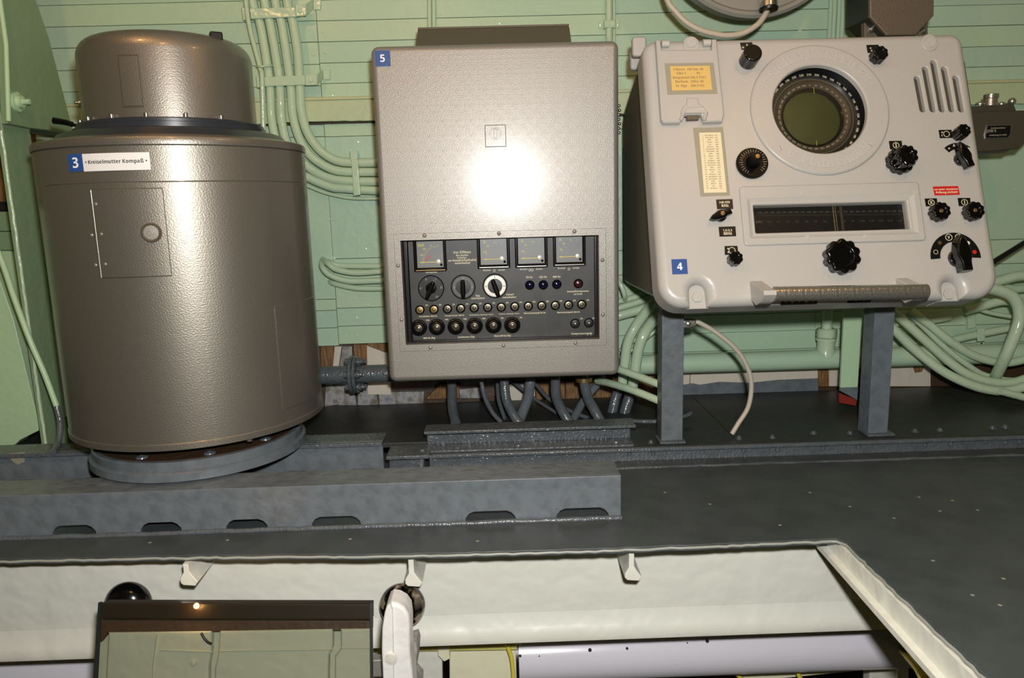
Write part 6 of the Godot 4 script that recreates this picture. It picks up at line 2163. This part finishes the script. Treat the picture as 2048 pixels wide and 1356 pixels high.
	solo("black_rod", b, M.black_satin, "slanting black rod beside the direction finder, above the green cables", "rod")


# ---------------------------------------------------------------- under the deck
func below_deck() -> void:
	# cream beam and its lower lip
	var Z := 0.715
	var t := thing("cream_beam", "long cream painted steel beam hanging under the deck's front edge", "beam", Vector3(-0.2, zp(1000, 1281, Z).y, Z))
	var y1 := zp(1000, 1236, Z).y; var y0 := zp(1000, 1281, Z).y
	var b := mw(t)
	b.box(Vector3(-0.50, (0.942 + y1) / 2, Z - 0.006), Vector3(2.6, 0.942 - y1 + 0.004, 0.012), 0.002)
	part("web", b, M.cream, t)
	b = mw(t)
	b.xf = b.base * Transform3D(Basis(Vector3(0, 0, -1), Vector3.UP, Vector3.RIGHT), Vector3(-1.8, 0, 0))
	b.plate(PackedVector2Array([Vector2(-Z + 0.012, y0), Vector2(-Z - 0.010, y0), Vector2(-Z - 0.011, y0 + 0.004), Vector2(-Z - 0.010, y0 + 0.021), Vector2(-Z - 0.006, y0 + 0.026), Vector2(-Z, y1 + 0.009), Vector2(-Z + 0.012, y1 + 0.009)]), 0.0, 2.6, 0.0)
	part("lip", b, M.cream, t)
	# coaming along the side of the deck opening
	t = thing("coaming", "cream painted coaming plate under the slanting edge of the deck opening", "coaming", Vector3(0.545, 0.9, 1.1))
	b = mw(t)
	b.xf = b.base * Transform3D(Basis(Vector3(0, 0, -1), Vector3.UP, Vector3.RIGHT), Vector3(0.540, 0, 0))
	b.plate(PackedVector2Array([Vector2(-0.76, 0.918), Vector2(-1.5, 0.892), Vector2(-1.5, 0.944), Vector2(-0.76, 0.944)]), 0.0, 0.010, 0.0015)
	part("plate", b, M.cream, t)
	b = mw(t)
	b.xf = b.base * Transform3D(Basis(Vector3(0, 0, -1), Vector3.UP, Vector3.RIGHT), Vector3(0.528, 0, 0))
	b.plate(PackedVector2Array([Vector2(-0.76, 0.912), Vector2(-1.5, 0.886), Vector2(-1.5, 0.895), Vector2(-0.76, 0.921)]), 0.0, 0.024, 0.002)
	part("bottom_flange", b, M.cream, t)
	# white rounded duct
	for d in [[0.016, 1.55, "long glossy white rounded duct below the cream beam, ending with a black cap"], [-1.7, -0.74, "glossy white rounded duct below the cream beam, beyond the mirror panel"]]:
		var yc := zp(1300, 1316, 0.60).y - 0.004
		t = thing("white_duct", d[2], "duct", Vector3((d[0] + d[1]) / 2, yc - 0.06, 0.585), Basis(), "white ducts under the deck")
		b = mw(t)
		var o := PackedVector2Array()
		for i in 17:
			var a := deg_to_rad(lerpf(-80.0, 85.0, i / 16.0))
			o.append(Vector2(-0.56 - cos(a) * 0.056, yc + sin(a) * 0.056))
		o.append(Vector2(-0.53, yc + 0.056)); o.append(Vector2(-0.53, yc - 0.056))
		b.xf = b.base * Transform3D(Basis(Vector3(0, 0, -1), Vector3.UP, Vector3.RIGHT), Vector3(d[0], 0, 0))
		b.plate(o, 0.0, d[1] - d[0], 0.0)
		part("shell", b, M.duct_white, t)
		if d[0] > 0.0:
			b = mw(t)
			b.xf = b.base * Transform3D(Basis(Vector3(0, 0, -1), Vector3.UP, Vector3.RIGHT), Vector3(d[0] - 0.005, 0, 0))
			b.plate(Mb.inset(Mb.ccw(o), -0.002), 0.0, 0.0055, 0.001)
			part("end_cap", b, M.black_satin, t, "thin black end cap")
			for q in [[1040, 1306, 0.003], [1179, 1296, 0.004], [1253, 1293, 0.003], [1414, 1281, 0.004], [1078, 1306, 0.0016], [1374, 1284, 0.0016]]:
				var p := zp(q[0], q[1], 0.60)
				var sn := clampf((p.y - yc) / 0.056, -0.95, 0.95)
				b = mw(t)
				b.put(out_z(Vector3(p.x, yc + sn * 0.0555, 0.56 + sqrt(1 - sn * sn) * 0.0555), Vector3(0, sn, sqrt(1 - sn * sn))))
				b.lathe([Vector2(q[2], 0.0), Vector2(q[2] * 0.8, 0.001), Vector2(0.0, 0.0012)], 8)
				part("clip_hole", b, M.gap_dark, t)
	# cream and yellow boards far back under the deck
	var k := 0
	for d in [[[[-200, 1250], [205, 1250], [205, 1500], [-200, 1500]], "cream_yellow", 0.50, "pale yellow board far under the deck, beyond the mirror panel"],
			[[[720, 1240], [884, 1240], [886, 1500], [720, 1500]], "cream", 0.605, "cream upright board under the deck, behind the white lever"],
			[[[898, 1240], [1040, 1240], [1060, 1500], [900, 1500]], "cream_yellow", 0.60, "pale yellow board under the deck, beside the duct's black cap"]]:
		b = mw()
		b.plate(poly_z(d[0], d[2]), d[2] - 0.015, d[2], 0.003)
		solo("lining_board", b, M[d[1]], d[3], "board", "boards under the deck")
		k += 1
	b = mw()
	b.plate(poly_z([[700, 1260], [1034, 1254], [1034, 1296], [700, 1302]], 0.61), 0.607, 0.617, 0.002)
	solo("shadow_strip", b, M.yellow_pale, "yellowish strip for the beam shadow, high under the deck, between the lever and the duct's cap", "rail")  # shadow of the beam on the boards, built as a darker yellow strip
	b = mw()
	b.plate(poly_z([[876, 1270], [896, 1270], [900, 1318], [888, 1324], [876, 1312]], 0.62), 0.604, 0.62, 0.002)
	solo("board_cleat", b, M.cream_yellow, "small pointed cream cleat on the joint of the boards under the deck", "cleat")
	# shelf under the duct
	t = thing("yellow_shelf", "narrow pale yellow shelf edge with an end bracket under the white duct", "shelf", zp(1700, 1356, 0.5))
	b = mw(t)
	b.plate(poly_z([[1480, 1352], [1822, 1322], [1824, 1331], [1480, 1366]], 0.52), 0.3, 0.52, 0.002)
	part("edge", b, M.cream_yellow, t)
	b = mw(t)
	b.plate(poly_z([[1795, 1331], [1818, 1330], [1820, 1700], [1797, 1700]], 0.51), 0.36, 0.51, 0.002)
	part("end_bracket", b, M.cream_yellow, t)
	b = mw(t)
	b.plate(poly_z([[1740, 1342], [1795, 1336], [1797, 1700], [1738, 1700]], 0.50), 0.47, 0.50, 0.006)
	part("inner_bracket", b, M.cream, t)
	# yellow cables
	var g := "thin yellow cables at the bundle"
	for i in 6:
		cable("thin yellow cable of the bundle under the coaming, %s" % ["outermost by the shelf bracket", "second from the shelf bracket", "third from the shelf bracket", "third from the coaming", "second from the coaming", "nearest the coaming"][i], 0.0038, [[1800 + i * 9, 1300, 0.58], [1818 + i * 8, 1320, 0.88], [1838 + i * 4.5, 1348, 0.98], [1846 + i * 3.5, 1380, 1.0], [1848 + i * 3.5, 1500, 0.95], [1846 + i * 3.5, 1750, 0.9]], "cable_yellow", g)
	b = mw()
	b.tube(path([[1836, 1347, 0.98], [1848, 1350, 0.987], [1862, 1348, 0.987], [1872, 1343, 0.98]], 5), 0.003, 8)
	solo("yellow_cable_tie", b, M.cable_yellow, "pale yellow tie round the cable bundle under the coaming", "tie")
	cable("single yellow cable under the white duct, in the middle", 0.0048, [[1588, 1330, 0.55], [1595, 1345, 0.55], [1608, 1375, 0.55], [1620, 1420, 0.55], [1620, 1800, 0.55]], "cable_yellow")
	cable("single yellow cable under the white duct, curling near its black cap side", 0.0042, [[1462, 1340, 0.55], [1475, 1350, 0.55], [1492, 1372, 0.55], [1500, 1420, 0.55], [1500, 1800, 0.55]], "cable_yellow")
	cable("thin yellow cable beside the duct's black cap, hanging down", 0.004, [[1008, 1270, 0.625], [1018, 1300, 0.625], [1025, 1330, 0.625], [1028, 1420, 0.625], [1028, 1800, 0.625]], "cable_yellow")
	cable("thin yellow cable under the deck at the picture's corner, straight", 0.0045, [[12, 1310, 0.5], [16, 1335, 0.5], [17, 1365, 0.5], [17, 1420, 0.5], [17, 1800, 0.5]], "cable_yellow")
	cable("thin yellow cable under the deck at the picture's corner, slanting", 0.0045, [[72, 1310, 0.5], [65, 1330, 0.5], [52, 1358, 0.5], [30, 1420, 0.5], [30, 1800, 0.5]], "cable_yellow")
	lever_and_pane()


func lever_and_pane() -> void:
	# black ball knobs
	for d in [[257, 1208, 0.748, 0.0392, "black ball knob half hidden behind the mirror panel"], [805, 1211, 0.748, 0.0395, "black ball knob with chipped paint behind the top of the white lever"]]:
		var c := zp(d[0], d[1], d[2])
		var t := thing("ball_knob", d[4], "knob", c, Basis(), "black ball knobs")
		var b := Mb.new()
		var p := []
		for i in 21:
			var a := PI * i / 20.0
			p.append(Vector2(sin(a) * d[3], -cos(a) * d[3] * 0.72))
		b.put(out_z(Vector3.ZERO, Vector3.BACK))
		b.lathe(p, 40)
		part("ball", b, M.chipped_black if d[0] > 500 else M.black_gloss, t)
		b = Mb.new()
		b.put(out_z(Vector3(0, 0, -0.035), Vector3.BACK))
		b.lathe([Vector2(0.012, 0.0), Vector2(0.012, 0.03)], 18)
		part("stem", b, M.worn_steel, t)
	# white lever
	var t := thing("white_lever", "white painted upright lever with a rounded head and a hexagon bolt", "lever", zp(800, 1500, 0.93))
	var b := mw(t)
	b.plate(poly_z([[765, 1300], [766, 1246], [769, 1226], [774, 1211], [781, 1206], [794, 1208], [808, 1216], [817, 1229], [820, 1250], [820, 1300], [826, 1356], [835, 1480], [772, 1480], [768, 1356]], 0.95), 0.91, 0.95, 0.006, [], 0.0, 0.0, 3)
	part("arm", b, M.white_paint, t)
	b = mw(t)
	b.plate(poly_z([[763, 1300], [764, 1256], [769, 1226], [774, 1212], [780, 1208], [785, 1222], [787, 1300], [789, 1480], [771, 1480]], 0.956), 0.945, 0.956, 0.003)
	part("rib", b, M.white_paint, t)
	b = fan(mw(t), zp(783, 1314, 0.956), Vector3.BACK, [Vector2(0.0075, 0.0), Vector2(0.0075, 0.005), Vector2(0.0, 0.0055)], 6)
	part("hex_bolt", b, M.silver_ring, t)
	b = fan(mw(t), zp(782, 1317, 0.956), Vector3.BACK, [Vector2(0.0095, 0.0), Vector2(0.0095, 0.0015), Vector2(0.0, 0.0016)], 18)
	part("washer", b, M.silver_ring, t)
	b = mw()
	b.plate(poly_z([[812, 1292], [832, 1286], [836, 1300], [834, 1330], [826, 1352], [842, 1370], [842, 1480], [810, 1480]], 0.88), 0.84, 0.88, 0.005)
	solo("wooden_handle", b, M.board_stained, "pale wooden piece showing behind the white lever", "handle")
	b = mw()
	b.plate(poly_z([[738, 1313], [780, 1312], [780, 1346], [738, 1347]], 0.88), 0.875, 0.89, 0.002)
	solo("mounting_strap", b, M.hammer, "short grey metal strap between the mirror panel and the white lever", "strap")
	# mirror panel; the room it reflects is built as parts behind glass
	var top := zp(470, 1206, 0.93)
	t = thing("mirror_pane", "tilted mirror panel, its reflection of brown wood, grey-green panels and a lamp built behind glass", "pane", top, Basis(Vector3.RIGHT, deg_to_rad(-18)))
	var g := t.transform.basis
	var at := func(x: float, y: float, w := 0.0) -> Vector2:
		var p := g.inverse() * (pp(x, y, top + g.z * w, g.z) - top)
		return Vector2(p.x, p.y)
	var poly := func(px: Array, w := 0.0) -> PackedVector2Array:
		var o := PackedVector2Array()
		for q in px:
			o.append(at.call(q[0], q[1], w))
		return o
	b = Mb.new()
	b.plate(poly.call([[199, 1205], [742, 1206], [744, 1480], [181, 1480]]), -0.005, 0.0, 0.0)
	part("pane", b, M.mirror_glass, t)
	b = Mb.new()
	b.plate(poly.call([[197, 1205], [201, 1205], [185, 1480], [180, 1480]]), -0.006, 0.0012, 0.0)
	b.plate(poly.call([[740, 1206], [743.5, 1206], [746, 1480], [742, 1480]]), -0.006, 0.0012, 0.0)
	part("pane_edge", b, M.well_grey, t, "dark green glass edge")
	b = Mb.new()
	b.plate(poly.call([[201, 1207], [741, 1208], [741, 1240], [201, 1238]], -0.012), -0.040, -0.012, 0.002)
	part("reflected_upper_rail", b, M.wood_black, t)
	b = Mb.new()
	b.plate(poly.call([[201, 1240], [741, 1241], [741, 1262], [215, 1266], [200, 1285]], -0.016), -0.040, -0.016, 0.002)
	part("reflected_lower_rail", b, M.wood_dark, t, "lighter brown band of reflected wood")
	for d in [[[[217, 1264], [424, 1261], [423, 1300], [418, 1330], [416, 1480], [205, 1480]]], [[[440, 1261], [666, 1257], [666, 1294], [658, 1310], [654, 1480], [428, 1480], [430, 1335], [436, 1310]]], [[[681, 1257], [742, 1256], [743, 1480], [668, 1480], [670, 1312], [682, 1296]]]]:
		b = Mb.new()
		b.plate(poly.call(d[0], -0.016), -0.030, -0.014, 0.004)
		part("reflected_panel", b, M.locker, t)
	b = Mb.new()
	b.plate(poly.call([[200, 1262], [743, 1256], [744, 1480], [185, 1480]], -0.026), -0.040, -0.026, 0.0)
	part("reflected_back", b, M.locker, t)
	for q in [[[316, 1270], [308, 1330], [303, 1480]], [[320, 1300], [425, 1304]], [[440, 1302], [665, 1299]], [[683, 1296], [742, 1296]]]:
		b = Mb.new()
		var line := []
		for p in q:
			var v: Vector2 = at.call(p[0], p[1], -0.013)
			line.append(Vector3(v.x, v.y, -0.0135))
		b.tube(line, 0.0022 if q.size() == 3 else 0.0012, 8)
		part("reflected_bead", b, M.locker, t)
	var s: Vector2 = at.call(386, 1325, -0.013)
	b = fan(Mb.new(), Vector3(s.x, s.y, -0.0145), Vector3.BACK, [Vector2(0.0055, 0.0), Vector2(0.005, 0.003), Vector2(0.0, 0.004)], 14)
	part("reflected_screw", b, M.locker, t)
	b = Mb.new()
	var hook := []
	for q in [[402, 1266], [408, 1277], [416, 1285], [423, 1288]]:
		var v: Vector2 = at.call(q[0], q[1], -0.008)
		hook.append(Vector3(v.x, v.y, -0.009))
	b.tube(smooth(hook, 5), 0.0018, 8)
	part("reflected_hook", b, M.black_satin, t)
	# reflected lamp, built as a glowing bulb with an added light
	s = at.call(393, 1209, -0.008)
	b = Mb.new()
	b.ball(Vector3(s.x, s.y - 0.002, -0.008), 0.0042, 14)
	part("reflected_bulb", b, M.warm_glow, t, "glowing bulb for the reflected lamp")
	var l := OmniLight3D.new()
	l.name = "reflected_bulb_light"
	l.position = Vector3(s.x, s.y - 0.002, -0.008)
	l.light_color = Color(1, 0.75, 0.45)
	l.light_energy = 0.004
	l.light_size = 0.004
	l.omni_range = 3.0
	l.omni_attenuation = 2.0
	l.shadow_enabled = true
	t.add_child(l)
